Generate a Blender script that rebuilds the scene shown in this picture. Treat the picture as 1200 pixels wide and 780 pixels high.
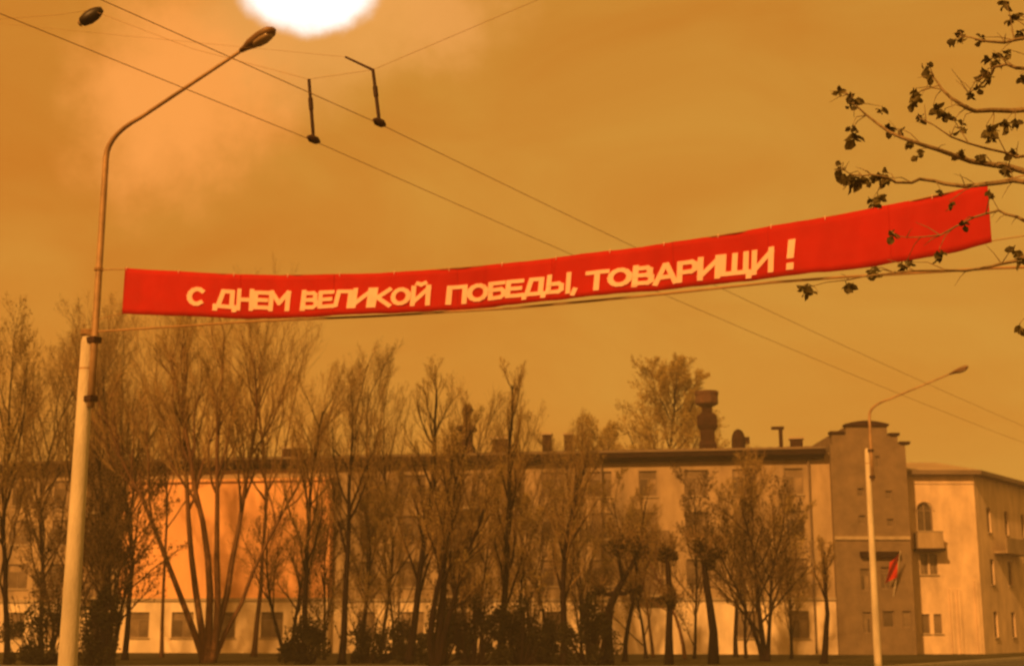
# -*- coding: utf-8 -*-
import bpy, math, random
from mathutils import Vector, Matrix

for o in list(bpy.data.objects):
    bpy.data.objects.remove(o)
S = bpy.context.scene
COL = S.collection
R = math.radians

# ------------------------------------------------------------------ camera
F = 1650.0            # focal length in pixels of the 1200 x 780 photograph
HOR = 735.0           # image row of the horizon
CAMZ = 1.6
TH = math.atan((HOR - 390.0) / F)
cam = bpy.data.cameras.new('camera')
cam.sensor_width = 36.0
cam.lens = 36.0 * F / 1200.0
cam.clip_start = 0.1
cam.clip_end = 3000.0
cam.dof.use_dof = True
cam.dof.focus_distance = 4.0
cam.dof.aperture_fstop = 6.4
co = bpy.data.objects.new('camera', cam)
COL.objects.link(co)
co.location = (0, 0, CAMZ)
co.rotation_euler = (math.pi / 2 + TH, 0, 0)
S.camera = co

# ------------------------------------------------------------------ sky, sun, exposure
SUN_EL, SUN_AZ = R(34), R(27)          # azimuth: degrees to the left of straight behind the camera
SUN_DIR = Vector((-math.sin(SUN_AZ) * math.cos(SUN_EL), -math.cos(SUN_AZ) * math.cos(SUN_EL), math.sin(SUN_EL)))


def P(px, py, D):
    """world point on the sight line of photograph pixel (px, py), D metres ahead"""
    u, v = px - 600.0, 390.0 - py
    c, s = math.cos(TH), math.sin(TH)
    yd = c * F - s * v
    zd = s * F + c * v
    k = D / yd
    return Vector((u * k, D, CAMZ + zd * k))


world = bpy.data.worlds.new('World')
S.world = world
world.use_nodes = True
nt = world.node_tree
nt.nodes.clear()


def nn(tree, t, **kw):
    n = tree.nodes.new(t)
    for k, v in kw.items():
        setattr(n, k, v)
    return n


out = nn(nt, 'ShaderNodeOutputWorld')
bg = nn(nt, 'ShaderNodeBackground')
bg.inputs['Strength'].default_value = 0.1
sky = nn(nt, 'ShaderNodeTexSky', sky_type='NISHITA', sun_disc=False)
sky.sun_elevation = SUN_EL
sky.sun_rotation = math.atan2(SUN_DIR.x, SUN_DIR.y)
sky.air_density = 1.0
sky.dust_density = 4.0
# thin high overcast: the clear sky is mostly veiled by even, amber-lit cloud
veil = nn(nt, 'ShaderNodeMix', data_type='RGBA')
veil.inputs['Factor'].default_value = 0.82
veil.inputs['B'].default_value = (6.6, 2.55, 0.27, 1)
tint = nn(nt, 'ShaderNodeMix', data_type='RGBA', blend_type='MULTIPLY')
tint.inputs['Factor'].default_value = 1.0
tint.inputs['B'].default_value = (1.4, 0.46, 0.035, 1)
nt.links.new(sky.outputs['Color'], tint.inputs['A'])
nt.links.new(tint.outputs['Result'], veil.inputs['A'])
geo = nn(nt, 'ShaderNodeTexCoord')
mp = nn(nt, 'ShaderNodeMapping')
mp.inputs['Scale'].default_value = (3.0, 3.0, 6.5)
nt.links.new(geo.outputs['Generated'], mp.inputs['Vector'])
cl = nn(nt, 'ShaderNodeTexNoise')
cl.inputs['Scale'].default_value = 1.6
cl.inputs['Detail'].default_value = 6
cl.inputs['Roughness'].default_value = 0.55
cl.inputs['Distortion'].default_value = 0.6
nt.links.new(mp.outputs['Vector'], cl.inputs['Vector'])
cr = nn(nt, 'ShaderNodeValToRGB')
cr.color_ramp.elements[0].position = 0.3
cr.color_ramp.elements[0].color = (0.97, 0.88, 0.82, 1)
cr.color_ramp.elements[1].position = 0.72
cr.color_ramp.elements[1].color = (1.06, 1.22, 1.5, 1)
nt.links.new(cl.outputs['Fac'], cr.inputs['Fac'])
clm = nn(nt, 'ShaderNodeMix', data_type='RGBA', blend_type='MULTIPLY')
clm.inputs['Factor'].default_value = 1.0
nt.links.new(veil.outputs['Result'], clm.inputs['A'])
nt.links.new(cr.outputs['Color'], clm.inputs['B'])
# hue drifts slowly round the sky: warmer on the left, more yellow on the right
sx = nn(nt, 'ShaderNodeSeparateXYZ')
nt.links.new(geo.outputs['Generated'], sx.inputs[0])
dr = nn(nt, 'ShaderNodeMapRange')
dr.inputs['From Min'].default_value = -0.45
dr.inputs['From Max'].default_value = 0.45
nt.links.new(sx.outputs['X'], dr.inputs['Value'])
drc = nn(nt, 'ShaderNodeMix', data_type='RGBA')
drc.inputs['A'].default_value = (1.05, 0.94, 0.92, 1)
drc.inputs['B'].default_value = (0.98, 1.04, 1.14, 1)
nt.links.new(dr.outputs['Result'], drc.inputs['Factor'])
drm = nn(nt, 'ShaderNodeMix', data_type='RGBA', blend_type='MULTIPLY')
drm.inputs['Factor'].default_value = 1.0
nt.links.new(clm.outputs['Result'], drm.inputs['A'])
nt.links.new(drc.outputs['Result'], drm.inputs['B'])
# glare spot and orange glows painted into the sky: noise makes their edges ragged
wob = nn(nt, 'ShaderNodeTexNoise')
wob.inputs['Scale'].default_value = 11
wob.inputs['Detail'].default_value = 7
wob.inputs['Roughness'].default_value = 0.6
nt.links.new(geo.outputs['Generated'], wob.inputs['Vector'])


def glare_patch(px, py, amp, stretch, r0, r1, strength):
    c = (P(px, py, 10) - Vector((0, 0, CAMZ))).normalized()
    w = nn(nt, 'ShaderNodeVectorMath', operation='MULTIPLY_ADD')
    w.inputs[1].default_value = (amp, amp, amp)
    nt.links.new(wob.outputs['Color'], w.inputs[0])
    nt.links.new(geo.outputs['Generated'], w.inputs[2])
    d = nn(nt, 'ShaderNodeVectorMath', operation='SUBTRACT')
    d.inputs[1].default_value = c + Vector((amp, amp, amp)) * 0.5
    nt.links.new(w.outputs[0], d.inputs[0])
    e = nn(nt, 'ShaderNodeVectorMath', operation='MULTIPLY')
    e.inputs[1].default_value = stretch
    nt.links.new(d.outputs[0], e.inputs[0])
    n = nn(nt, 'ShaderNodeVectorMath', operation='LENGTH')
    nt.links.new(e.outputs[0], n.inputs[0])
    m = nn(nt, 'ShaderNodeMapRange', interpolation_type='SMOOTHERSTEP')
    m.inputs['From Min'].default_value = r0
    m.inputs['From Max'].default_value = r1
    m.inputs['To Min'].default_value = strength
    m.inputs['To Max'].default_value = 0.0
    nt.links.new(n.outputs['Value'], m.inputs['Value'])
    return m.outputs['Result']


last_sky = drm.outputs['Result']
for fac, colr in ((glare_patch(215, 105, 0.15, (1, 1, 1), 0.02, 0.105, 1.0), (9.7, 3.55, 0.72, 1)),
                  (glare_patch(500, 15, 0.12, (1, 1, 1.3), 0.01, 0.08, 0.75), (8.8, 3.8, 0.95, 1)),
                  (glare_patch(366, -4, 0.10, (1, 1, 1), 0.03, 0.10, 0.7), (8.6, 3.8, 0.9, 1)),
                  (glare_patch(366, -10, 0.034, (1, 1, 1.7), 0.030, 0.054, 1.0), (13.5, 12.8, 11.8, 1))):
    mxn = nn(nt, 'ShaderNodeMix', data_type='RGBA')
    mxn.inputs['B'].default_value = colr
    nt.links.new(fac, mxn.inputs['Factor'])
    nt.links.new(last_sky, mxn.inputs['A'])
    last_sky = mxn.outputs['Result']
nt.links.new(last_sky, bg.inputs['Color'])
nt.links.new(bg.outputs[0], out.inputs['Surface'])

sl = bpy.data.lights.new('sun', 'SUN')
sl.energy = 4.8
sl.angle = R(1.5)
sl.color = (1.0, 0.42, 0.085)
so = bpy.data.objects.new('sun', sl)
COL.objects.link(so)
so.rotation_euler = (-SUN_DIR).to_track_quat('-Z', 'Y').to_euler()
so.location = (-30, -20, 60)

S.view_settings.view_transform = 'Standard'
S.view_settings.look = 'None'
S.view_settings.exposure = 0.0
S.view_settings.gamma = 1.0
S.view_settings.use_curve_mapping = False
S.render.engine = 'CYCLES'
S.cycles.max_bounces = 5
S.cycles.use_denoising = True

# ------------------------------------------------------------------ materials
MATS = {}


def mat(name, col, rough=0.8, var=0.25, scale=3.0, bump=0.0, bscale=20.0, metal=0.0, col2=None, rnd=0.0, stretch=None, detail=6, sub=0.0):
    m = bpy.data.materials.new(name)
    m.use_nodes = True
    t = m.node_tree
    b = t.nodes['Principled BSDF']
    b.inputs['Roughness'].default_value = rough
    b.inputs['Metallic'].default_value = metal
    if name.startswith(('bark', 'twig', 'bud', 'shrub', 'lawn', 'near_bark', 'dark_trim', 'chimney')):
        b.inputs['Specular IOR Level'].default_value = 0.1
    tc = nn(t, 'ShaderNodeTexCoord')
    mpn = nn(t, 'ShaderNodeMapping')
    if stretch:
        mpn.inputs['Scale'].default_value = stretch
    t.links.new(tc.outputs['Object'], mpn.inputs['Vector'])
    nz = nn(t, 'ShaderNodeTexNoise')
    nz.inputs['Scale'].default_value = scale
    nz.inputs['Detail'].default_value = detail
    nz.inputs['Roughness'].default_value = 0.62
    t.links.new(mpn.outputs['Vector'], nz.inputs['Vector'])
    r = nn(t, 'ShaderNodeValToRGB')
    r.color_ramp.elements[0].position = 0.32
    r.color_ramp.elements[1].position = 0.70
    c2 = col2 or tuple(min(1, c * (1 + var)) for c in col)
    c1 = tuple(c * (1 - var) for c in col)
    r.color_ramp.elements[0].color = (*c1, 1)
    r.color_ramp.elements[1].color = (*c2, 1)
    t.links.new(nz.outputs['Fac'], r.inputs['Fac'])
    last = r.outputs['Color']
    if rnd:
        oi = nn(t, 'ShaderNodeObjectInfo')
        hv = nn(t, 'ShaderNodeHueSaturation')
        mr = nn(t, 'ShaderNodeMapRange')
        mr.inputs['To Min'].default_value = 1 - rnd
        mr.inputs['To Max'].default_value = 1 + rnd
        t.links.new(oi.outputs['Random'], mr.inputs['Value'])
        t.links.new(mr.outputs['Result'], hv.inputs['Value'])
        t.links.new(last, hv.inputs['Color'])
        last = hv.outputs['Color']
    t.links.new(last, b.inputs['Base Color'])
    if bump:
        n2 = nn(t, 'ShaderNodeTexNoise')
        n2.inputs['Scale'].default_value = bscale
        n2.inputs['Detail'].default_value = 5
        t.links.new(mpn.outputs['Vector'], n2.inputs['Vector'])
        bp = nn(t, 'ShaderNodeBump')
        bp.inputs['Strength'].default_value = bump
        bp.inputs['Distance'].default_value = 0.03
        t.links.new(n2.outputs['Fac'], bp.inputs['Height'])
        t.links.new(bp.outputs['Normal'], b.inputs['Normal'])
    if sub:
        tr = nn(t, 'ShaderNodeBsdfTranslucent')
        t.links.new(last, tr.inputs['Color'])
        mx = nn(t, 'ShaderNodeMixShader')
        mx.inputs[0].default_value = sub
        t.links.new(b.outputs[0], mx.inputs[1])
        t.links.new(tr.outputs[0], mx.inputs[2])
        t.links.new(mx.outputs[0], t.nodes['Material Output'].inputs['Surface'])
    MATS[name] = m
    return m


mat('lawn', (0.030, 0.034, 0.014), 0.95, 0.5, 0.35, 0.8, 9, col2=(0.075, 0.07, 0.03))
mat('asphalt', (0.05, 0.05, 0.05), 0.9, 0.25, 0.8, 0.3, 60)
mat('path', (0.20, 0.20, 0.20), 0.9, 0.25, 0.5, 0.3, 30)
mat('paving', (0.26, 0.25, 0.24), 0.9, 0.2, 1.2, 0.3, 30)
mat('kerb', (0.33, 0.32, 0.30), 0.9, 0.2, 2)
mat('road_paint', (0.75, 0.75, 0.72), 0.7, 0.15, 6)
mat('ochre_stucco', (0.33, 0.255, 0.17), 0.92, 0.42, 0.55, 0.25, 25, stretch=(1, 1, 0.35), rnd=0.0)
mat('cream_stucco', (0.70, 0.59, 0.46), 0.92, 0.24, 0.7, 0.2, 25, stretch=(1, 1, 0.4))
mat('light_leak_peach', (0.76, 0.42, 0.22), 0.92, 0.20, 0.45, 0.2, 25, stretch=(1, 1, 0.5))  # glow of a light leak, put into the added bay's colour
mat('pale_stucco', (0.60, 0.47, 0.35), 0.92, 0.30, 0.8, 0.3, 25, stretch=(1, 1, 0.45))
mat('shaded_brown_brick', (0.175, 0.13, 0.085), 0.92, 0.22, 1.2, 0.4, 30)  # brown masonry; the tower front's shade is put into its colour
mat('trim', (0.36, 0.30, 0.22), 0.9, 0.2, 1.5)
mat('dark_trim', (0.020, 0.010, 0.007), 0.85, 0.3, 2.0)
mat('hazy_roof', (0.33, 0.26, 0.18), 0.8, 0.15, 0.6)  # distant haze is put into this roof colour
mat('roof_metal', (0.16, 0.12, 0.085), 0.75, 0.25, 1.0)
mat('chimney_brick', (0.036, 0.018, 0.013), 0.95, 0.35, 3.0, 0.5, 20)
mat('pot_clay', (0.09, 0.045, 0.028), 0.9, 0.3, 4.0)
mat('window_wood', (0.20, 0.15, 0.10), 0.7, 0.2, 5.0)
mat('glass', (0.17, 0.13, 0.09), 0.10, 0.5, 0.7, rnd=0.6)
mat('door_wood', (0.06, 0.035, 0.02), 0.7, 0.3, 5.0, stretch=(6, 6, 0.6))
mat('iron', (0.03, 0.022, 0.018), 0.6, 0.3, 8.0)
mat('concrete', (0.55, 0.50, 0.42), 0.9, 0.26, 2.6, 0.5, 40, stretch=(1, 1, 0.25))
mat('steel', (0.36, 0.24, 0.14), 0.55, 0.3, 3.0, metal=0.2)
mat('lamp_body', (0.17, 0.10, 0.05), 0.5, 0.3, 6)
mat('lamp_glass', (0.30, 0.22, 0.14), 0.25, 0.15, 6)
mat('dark_lamp', (0.012, 0.006, 0.005), 0.5, 0.3, 6)
mat('cable', (0.34, 0.21, 0.10), 0.7, 0.2, 4)
mat('fitting', (0.03, 0.01, 0.008), 0.6, 0.3, 10)
mat('red_cloth', (0.48, 0.006, 0.002), 0.85, 0.10, 1.2, 0.2, 6, rnd=0.0, sub=0.25)
mat('scarlet_cloth', (0.70, 0.03, 0.01), 0.85, 0.15, 2.0, sub=0.25)
mat('white_cloth', (0.84, 0.54, 0.50), 0.85, 0.05, 5.0)
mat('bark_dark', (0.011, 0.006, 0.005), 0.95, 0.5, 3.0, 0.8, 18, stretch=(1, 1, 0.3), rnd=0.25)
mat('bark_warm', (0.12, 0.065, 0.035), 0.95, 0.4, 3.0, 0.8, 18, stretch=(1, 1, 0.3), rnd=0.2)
mat('twig', (0.20, 0.135, 0.06), 0.95, 0.45, 1.0, rnd=0.35)
mat('bud', (0.26, 0.20, 0.07), 0.8, 0.5, 0.6, col2=(0.46, 0.36, 0.13), rnd=0.25, sub=0.4)
mat('bud_dark', (0.045, 0.033, 0.014), 0.85, 0.5, 0.6, col2=(0.09, 0.065, 0.025), rnd=0.2, sub=0.2)
mat('bud_olive', (0.40, 0.32, 0.12), 0.85, 0.2, 0.4, col2=(0.52, 0.42, 0.16), rnd=0.1, sub=0.45)  # olive leaves, lightened towards the sky to imitate haze
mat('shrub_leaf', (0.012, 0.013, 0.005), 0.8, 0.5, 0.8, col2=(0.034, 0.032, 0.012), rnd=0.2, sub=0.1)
mat('leaf', (0.060, 0.055, 0.018), 0.7, 0.4, 2.0, col2=(0.15, 0.125, 0.04), rnd=0.5, sub=0.4)
mat('near_bark', (0.24, 0.185, 0.11), 0.95, 0.35, 6.0, 0.7, 30)


# ------------------------------------------------------------------ mesh helpers
Z = Vector((0, 0, 1))


class MB:
    def __init__(self):
        self.v = []
        self.f = []

    def face(self, pts):
        i = len(self.v)
        self.v.extend([tuple(p) for p in pts])
        self.f.append(tuple(range(i, i + len(pts))))

    def box(self, x0, x1, y0, y1, z0, z1):
        i = len(self.v)
        self.v += [(x0, y0, z0), (x1, y0, z0), (x1, y1, z0), (x0, y1, z0), (x0, y0, z1), (x1, y0, z1), (x1, y1, z1), (x0, y1, z1)]
        for q in ((0, 3, 2, 1), (4, 5, 6, 7), (0, 1, 5, 4), (1, 2, 6, 5), (2, 3, 7, 6), (3, 0, 4, 7)):
            self.f.append(tuple(i + k for k in q))
        return self

    def tube(self, pts, rads, n=6, cap=True, flat=1.0):
        m = len(pts)
        base = len(self.v)
        prev = None
        for k in range(m):
            a = pts[max(0, k - 1)]
            b = pts[min(m - 1, k + 1)]
            d = (b - a)
            if d.length < 1e-9:
                d = Vector((0, 0, 1))
            d.normalize()
            if prev is None:
                ref = Vector((0, 0, 1)) if abs(d.z) < 0.9 else Vector((1, 0, 0))
                x = d.cross(ref).normalized()
            else:
                x = (prev - d * prev.dot(d))
                x = x.normalized() if x.length > 1e-6 else d.orthogonal().normalized()
            prev = x
            y = d.cross(x)
            r = rads[k]
            p = pts[k]
            for j in range(n):
                t = 2 * math.pi * j / n
                q = p + x * (math.cos(t) * r) + y * (math.sin(t) * r * flat)
                self.v.append((q.x, q.y, q.z))
        for k in range(m - 1):
            for j in range(n):
                a = base + k * n + j
                b = base + k * n + (j + 1) % n
                self.f.append((a, b, b + n, a + n))
        if cap:
            self.f.append(tuple(base + j for j in range(n - 1, -1, -1)))
            self.f.append(tuple(base + (m - 1) * n + j for j in range(n)))
        return self

    def prism(self, prof, y0, y1):
        """profile in x,z (counter-clockwise seen from -y) pushed along y"""
        i = len(self.v)
        n = len(prof)
        self.v += [(x, y0, z) for x, z in prof] + [(x, y1, z) for x, z in prof]
        self.f.append(tuple(range(i, i + n)))
        self.f.append(tuple(range(i + 2 * n - 1, i + n - 1, -1)))
        for k in range(n):
            k2 = (k + 1) % n
            self.f.append((i + k2, i + k, i + n + k, i + n + k2))
        return self

    def mesh(self, name, m, smooth=False):
        me = bpy.data.meshes.new(name)
        me.from_pydata(self.v, [], self.f)
        me.materials.append(MATS[m] if isinstance(m, str) else m)
        if smooth:
            for p in me.polygons:
                p.use_smooth = True
        me.update()
        return me


def link(name, me, parent=None, loc=(0, 0, 0), rot=(0, 0, 0), scale=(1, 1, 1)):
    o = bpy.data.objects.new(name, me)
    COL.objects.link(o)
    if parent:
        o.parent = parent
    o.location = loc
    o.rotation_euler = rot
    o.scale = scale
    return o


def obj(name, mb, m, parent=None, smooth=False):
    return link(name, mb.mesh(name, m, smooth), parent)


def tag(o, label, cat, group=None):
    o['label'] = label
    o['category'] = cat
    if group:
        o['group'] = group
    return o


def thing(name, label, cat, loc=(0, 0, 0), rz=0.0, group=None):
    o = bpy.data.objects.new(name, None)
    COL.objects.link(o)
    o.location = loc
    o.rotation_euler = (0, 0, rz)
    o.empty_display_size = 0.3
    return tag(o, label, cat, group)


def struct(name, mb, m, parent=None):
    o = obj(name, mb, m, parent)
    if not parent:
        o['kind'] = 'structure'
    return o


# ------------------------------------------------------------------ the ground and the road
RD = Vector((1090, 1650, 0)).normalized()          # the road runs away to the right
RN = Vector((RD.y, -RD.x, 0))                      # to the right of the road
RC = Vector((-1.9, 17.9, 0))                       # a point under the overhead wires


def strip(a, b, z, l0=-80, l1=260, step=None):
    m = MB()
    n = 1 if not step else int((l1 - l0) / step)
    for k in range(n):
        s0 = l0 + (l1 - l0) * k / n
        s1 = l0 + (l1 - l0) * (k + 1) / n
        m.face([RC + RD * s0 + RN * a + Vector((0, 0, z)), RC + RD * s0 + RN * b + Vector((0, 0, z)),
                RC + RD * s1 + RN * b + Vector((0, 0, z)), RC + RD * s1 + RN * a + Vector((0, 0, z))])
    return m


def slab(a, b, z0, z1, l0, l1):
    m = MB()
    A, B, C, D = [RC + RD * l + RN * q for l, q in ((l0, a), (l0, b), (l1, b), (l1, a))]
    up0, up1 = Vector((0, 0, z0)), Vector((0, 0, z1))
    lo = [p + up0 for p in (A, B, C, D)]
    hi = [p + up1 for p in (A, B, C, D)]
    m.face(hi)
    for k in range(4):
        m.face([lo[k], lo[(k + 1) % 4], hi[(k + 1) % 4], hi[k]])
    return m


rg = random.Random(5)
g = MB()
G = 1500
NX = 12
g.face([(-700, -90, 0), (700, -90, 0), (700, 900, 0), (-700, 900, 0)])
struct('ground', g, 'lawn')
struct('road', strip(-7.2, 6.2, 0.012), 'asphalt')
struct('pavement', slab(6.4, 10.8, 0.0, 0.13, -60, 200), 'paving')
for a in (-7.45, 6.15):
    for k in range(44):
        kb = slab(a, a + 0.24, 0.0, 0.15, -60 + k * 4.0, -60 + k * 4.0 + 3.985)
        if k == 0 and a < 0:
            kerb_root = struct('kerb', kb, 'kerb')
        elif k == 0:
            kerb_root = struct('kerb', kb, 'kerb')
        else:
            obj('kerb_stone', kb, 'kerb', kerb_root)
cm = struct('road_marking', slab(-0.65, -0.53, 0.013, 0.017, -60, -57), 'road_paint')
for k in range(1, 22):
    obj('dash', slab(-0.65, -0.53, 0.013, 0.017, -60 + k * 8, -57 + k * 8), 'road_paint', cm)
# footpath through the lawn in front of the houses
pm = MB()
pm.face([(-90, 57.0, 0.008), (11.5, 52.5, 0.008), (15.0, 60.8, 0.008), (-90, 66.5, 0.008)])
struct('footpath', pm, 'path')


# ------------------------------------------------------------------ buildings
def wall_mesh(m, W, z0, z1, holes, x0=0.0, y=0.0, reveal=0.22):
    """sheet in x,z at y with rectangular openings and their reveals (reveal goes to +y)"""
    xs = sorted({x0, x0 + W} | {h[0] for h in holes} | {h[1] for h in holes})
    zs = sorted({z0, z1} | {h[2] for h in holes} | {h[3] for h in holes})
    for i in range(len(xs) - 1):
        for j in range(len(zs) - 1):
            cx, cz = (xs[i] + xs[i + 1]) / 2, (zs[j] + zs[j + 1]) / 2
            if any(h[0] < cx < h[1] and h[2] < cz < h[3] for h in holes):
                continue
            m.face([(xs[i], y, zs[j]), (xs[i + 1], y, zs[j]), (xs[i + 1], y, zs[j + 1]), (xs[i], y, zs[j + 1])])
    for a, b, c, d in holes:
        e = y + reveal
        m.face([(a, y, c), (a, y, d), (a, e, d), (a, e, c)])
        m.face([(b, y, c), (b, e, c), (b, e, d), (b, y, d)])
        m.face([(a, y, d), (b, y, d), (b, e, d), (a, e, d)])
        m.face([(a, y, c), (a, e, c), (b, e, c), (b, y, c)])


WIN = {}


def window_parts(w, h):
    """shared meshes of a casement window: frame, two panes and a top light, sill"""
    key = (round(w, 2), round(h, 2))
    if key in WIN:
        return WIN[key]
    t = 0.07
    fr = MB()
    fr.box(-w / 2, -w / 2 + t, 0.10, 0.18, 0, h)
    fr.box(w / 2 - t, w / 2, 0.10, 0.18, 0, h)
    fr.box(-w / 2 + t, w / 2 - t, 0.10, 0.18, 0, t)
    fr.box(-w / 2 + t, w / 2 - t, 0.10, 0.18, h - t, h)
    mh = 0.0
    if h > 1.2:
        mh = h * 0.68
        fr.box(-w / 2 + t, w / 2 - t, 0.105, 0.175, mh, mh + 0.05)
        fr.box(-0.03, 0.03, 0.11, 0.17, t, mh)
    pa = MB()
    if h > 1.2:
        rects = [(-w / 2 + t, -0.03, t, mh), (0.03, w / 2 - t, t, mh), (-w / 2 + t, w / 2 - t, mh + 0.05, h - t)]
    else:
        rects = [(-w / 2 + t, w / 2 - t, t, h - t)]
    panes = []
    for a, b, c, d in rects:
        q = MB()
        q.box(a, b, 0.135, 0.15, c, d)
        panes.append(q.mesh('pane', 'glass'))
    si = MB()
    si.box(-w / 2 - 0.08, w / 2 + 0.08, -0.09, 0.098, -0.06, 0.004)
    WIN[key] = (fr.mesh('window_frame', 'window_wood'), panes, si.mesh('sill', 'trim'))
    return WIN[key]


def add_window(parent, x, z, w, h, y=0.0, sill=True):
    fr, panes, si = window_parts(w, h)
    f = link('window', fr, parent, (x, y, z))
    for q in panes:
        link('pane', q, f)
    if sill:
        link('sill', si, f)
    return f


# --- the long house behind the trees
A0 = Vector((-48.0, 99.0, 0))
A1 = Vector((378 / F * 88.0, 88.0, 0))
LEN = (A1 - A0).length
RZ = math.atan2((A1 - A0).y, (A1 - A0).x)
EAVE = 12.35


def loc_x(px):
    """distance along the long facade of a photograph column"""
    k = (px - 600.0) / F
    d = A1 - A0
    t = (k * A0.y - A0.x) / (d.x - k * d.y)
    return t * LEN


def z_at(px, py, dy=0.0):
    t = loc_x(px) / LEN
    D = A0.y + (A1.y - A0.y) * t + dy
    return P(px, py, D).z


house = thing('apartment_house', 'long four storey ochre apartment house with dark eaves behind the bare trees', 'building', A0, RZ)
BX0, BX1 = loc_x(152), loc_x(392)
floors = [0.95, 4.15, 7.1, 9.75]
pitch = 3.05
nb = int(LEN / pitch)
pad = (LEN - nb * pitch) / 2
wins = []
bal = []
for k in range(nb):
    x = pad + (k + 0.5) * pitch
    for fi, z in enumerate(floors):
        in_bay = BX0 - 0.9 < x < BX1 + 0.9
        if in_bay and fi > 0:
            continue
        if BX0 - 0.9 < x < BX0 + 0.7 or BX1 - 0.7 < x < BX1 + 0.9:
            continue
        if fi == 0 and loc_x(655) < x < loc_x(870):
            continue                                   # plain sunlit wall behind the pollarded trees
        if fi == 0 and k % 7 == 3 and not in_bay:
            continue                                   # an entrance
        wins.append((x, z, 1.5 if (k % 3) else 1.15, 1.65, in_bay, fi, k))
holes0 = [(x - w / 2, x + w / 2, z, z + h) for x, z, w, h, b, fi, k in wins if fi == 0 and not b]
doors = [pad + (k + 0.5) * pitch for k in range(nb) if k % 7 == 3 and not (loc_x(655) < pad + (k + 0.5) * pitch < loc_x(870)) and not (BX0 - 0.9 < pad + (k + 0.5) * pitch < BX1 + 0.9)]
holes0 += [(x - 0.75, x + 0.75, 0.02, 2.45) for x in doors]
holes1 = [(x - w / 2, x + w / 2, z, z + h) for x, z, w, h, b, fi, k in wins if fi > 0]
m = MB()
wall_mesh(m, LEN, 3.45, EAVE, holes1)
# end walls and back
m.face([(0, 0, 0), (0, 0, EAVE), (0, 12, EAVE), (0, 12, 0)])
m.face([(LEN, 0, 0), (LEN, 12, 0), (LEN, 12, EAVE), (LEN, 0, EAVE)])
m.face([(0, 12, 0), (0, 12, EAVE), (LEN, 12, EAVE), (LEN, 12, 0)])
m.face([(0, 0.6, EAVE), (LEN, 0.6, EAVE), (LEN, 12, EAVE), (0, 12, EAVE)])
obj('wall', m, 'ochre_stucco', house)
m = MB()
wall_mesh(m, LEN, 0.0, 3.25, holes0, y=-0.06)
gf = obj('ground_floor_wall', m, 'cream_stucco', house)
gf['label'] = 'pale cream ground floor wall'
m = MB()
m.box(0, BX0 - 0.003, -0.16, 0.1, 3.25, 3.45)
m.box(BX1 + 0.003, LEN, -0.16, 0.1, 3.25, 3.45)
obj('string_course', m, 'trim', house)
# bay added for a light leak, whose glow is put into its peach colour
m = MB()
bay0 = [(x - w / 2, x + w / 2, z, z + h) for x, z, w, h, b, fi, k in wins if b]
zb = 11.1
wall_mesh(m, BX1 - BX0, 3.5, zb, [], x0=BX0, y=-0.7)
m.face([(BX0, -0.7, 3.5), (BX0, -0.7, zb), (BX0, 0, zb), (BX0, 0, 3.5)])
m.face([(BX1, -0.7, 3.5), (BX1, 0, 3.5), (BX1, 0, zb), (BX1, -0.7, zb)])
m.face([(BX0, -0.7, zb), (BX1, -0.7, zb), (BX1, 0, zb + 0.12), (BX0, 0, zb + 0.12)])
pb = obj('light_leak_bay', m, 'light_leak_peach', house)
pb['label'] = 'added windowless bay, peach colour imitating a light leak'
m = MB()
wall_mesh(m, BX1 - BX0, 0.0, 3.3, bay0, x0=BX0, y=-0.7)
m.face([(BX0, -0.7, 0), (BX0, -0.7, 3.3), (BX0, 0, 3.3), (BX0, 0, 0)])
m.face([(BX1, -0.7, 0), (BX1, 0, 0), (BX1, 0, 3.3), (BX1, -0.7, 3.3)])
obj('added_bay_base', m, 'cream_stucco', pb)
m = MB()
m.box(BX0 - 0.08, BX1 + 0.08, -0.80, -0.02, 3.3, 3.5)
obj('band', m, 'trim', pb)
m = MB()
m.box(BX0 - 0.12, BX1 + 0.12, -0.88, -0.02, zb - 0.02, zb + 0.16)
obj('coping', m, 'light_leak_peach', pb)
for x, z, w, h, b, fi, k in wins:
    add_window(house, x, z, w, h, y=(-0.7 if b else (-0.06 if fi == 0 else 0.0)))
for x in doors:
    d = MB()
    d.box(x - 0.75, x + 0.75, 0.02, 0.1, 0.02, 2.45)
    dd = obj('entrance_door', d, 'door_wood', house)
    d = MB()
    d.box(x - 1.1, x + 1.1, -1.0, -0.063, 2.62, 2.76)
    obj('canopy', d, 'trim', dd)
# balconies on some bays
bk = MB()
bk.box(-1.35, 1.35, -1.0, -0.003, -0.14, 0.0)
bk_me = bk.mesh('balcony', 'trim')
br = MB()
br.box(-1.33, 1.33, -0.98, -0.94, 0.004, 0.95)
br.box(-1.33, -1.29, -0.936, -0.01, 0.004, 0.95)
br.box(1.29, 1.33, -0.936, -0.01, 0.004, 0.95)
br_me = br.mesh('parapet', 'shaded_brown_brick')
rl = MB()
rl.box(-1.37, 1.37, -1.01, -0.90, 0.955, 1.01)
rl_me = rl.mesh('rail', 'window_wood')
for x, z, w, h, b, fi, k in wins:
    if fi in (1, 2) and k % 4 == 2 or (fi == 3 and k % 8 == 6):
        q = link('balcony', bk_me, house, (x, 0, z - 0.55))
        link('parapet', br_me, q)
        link('rail', rl_me, q)
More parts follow.
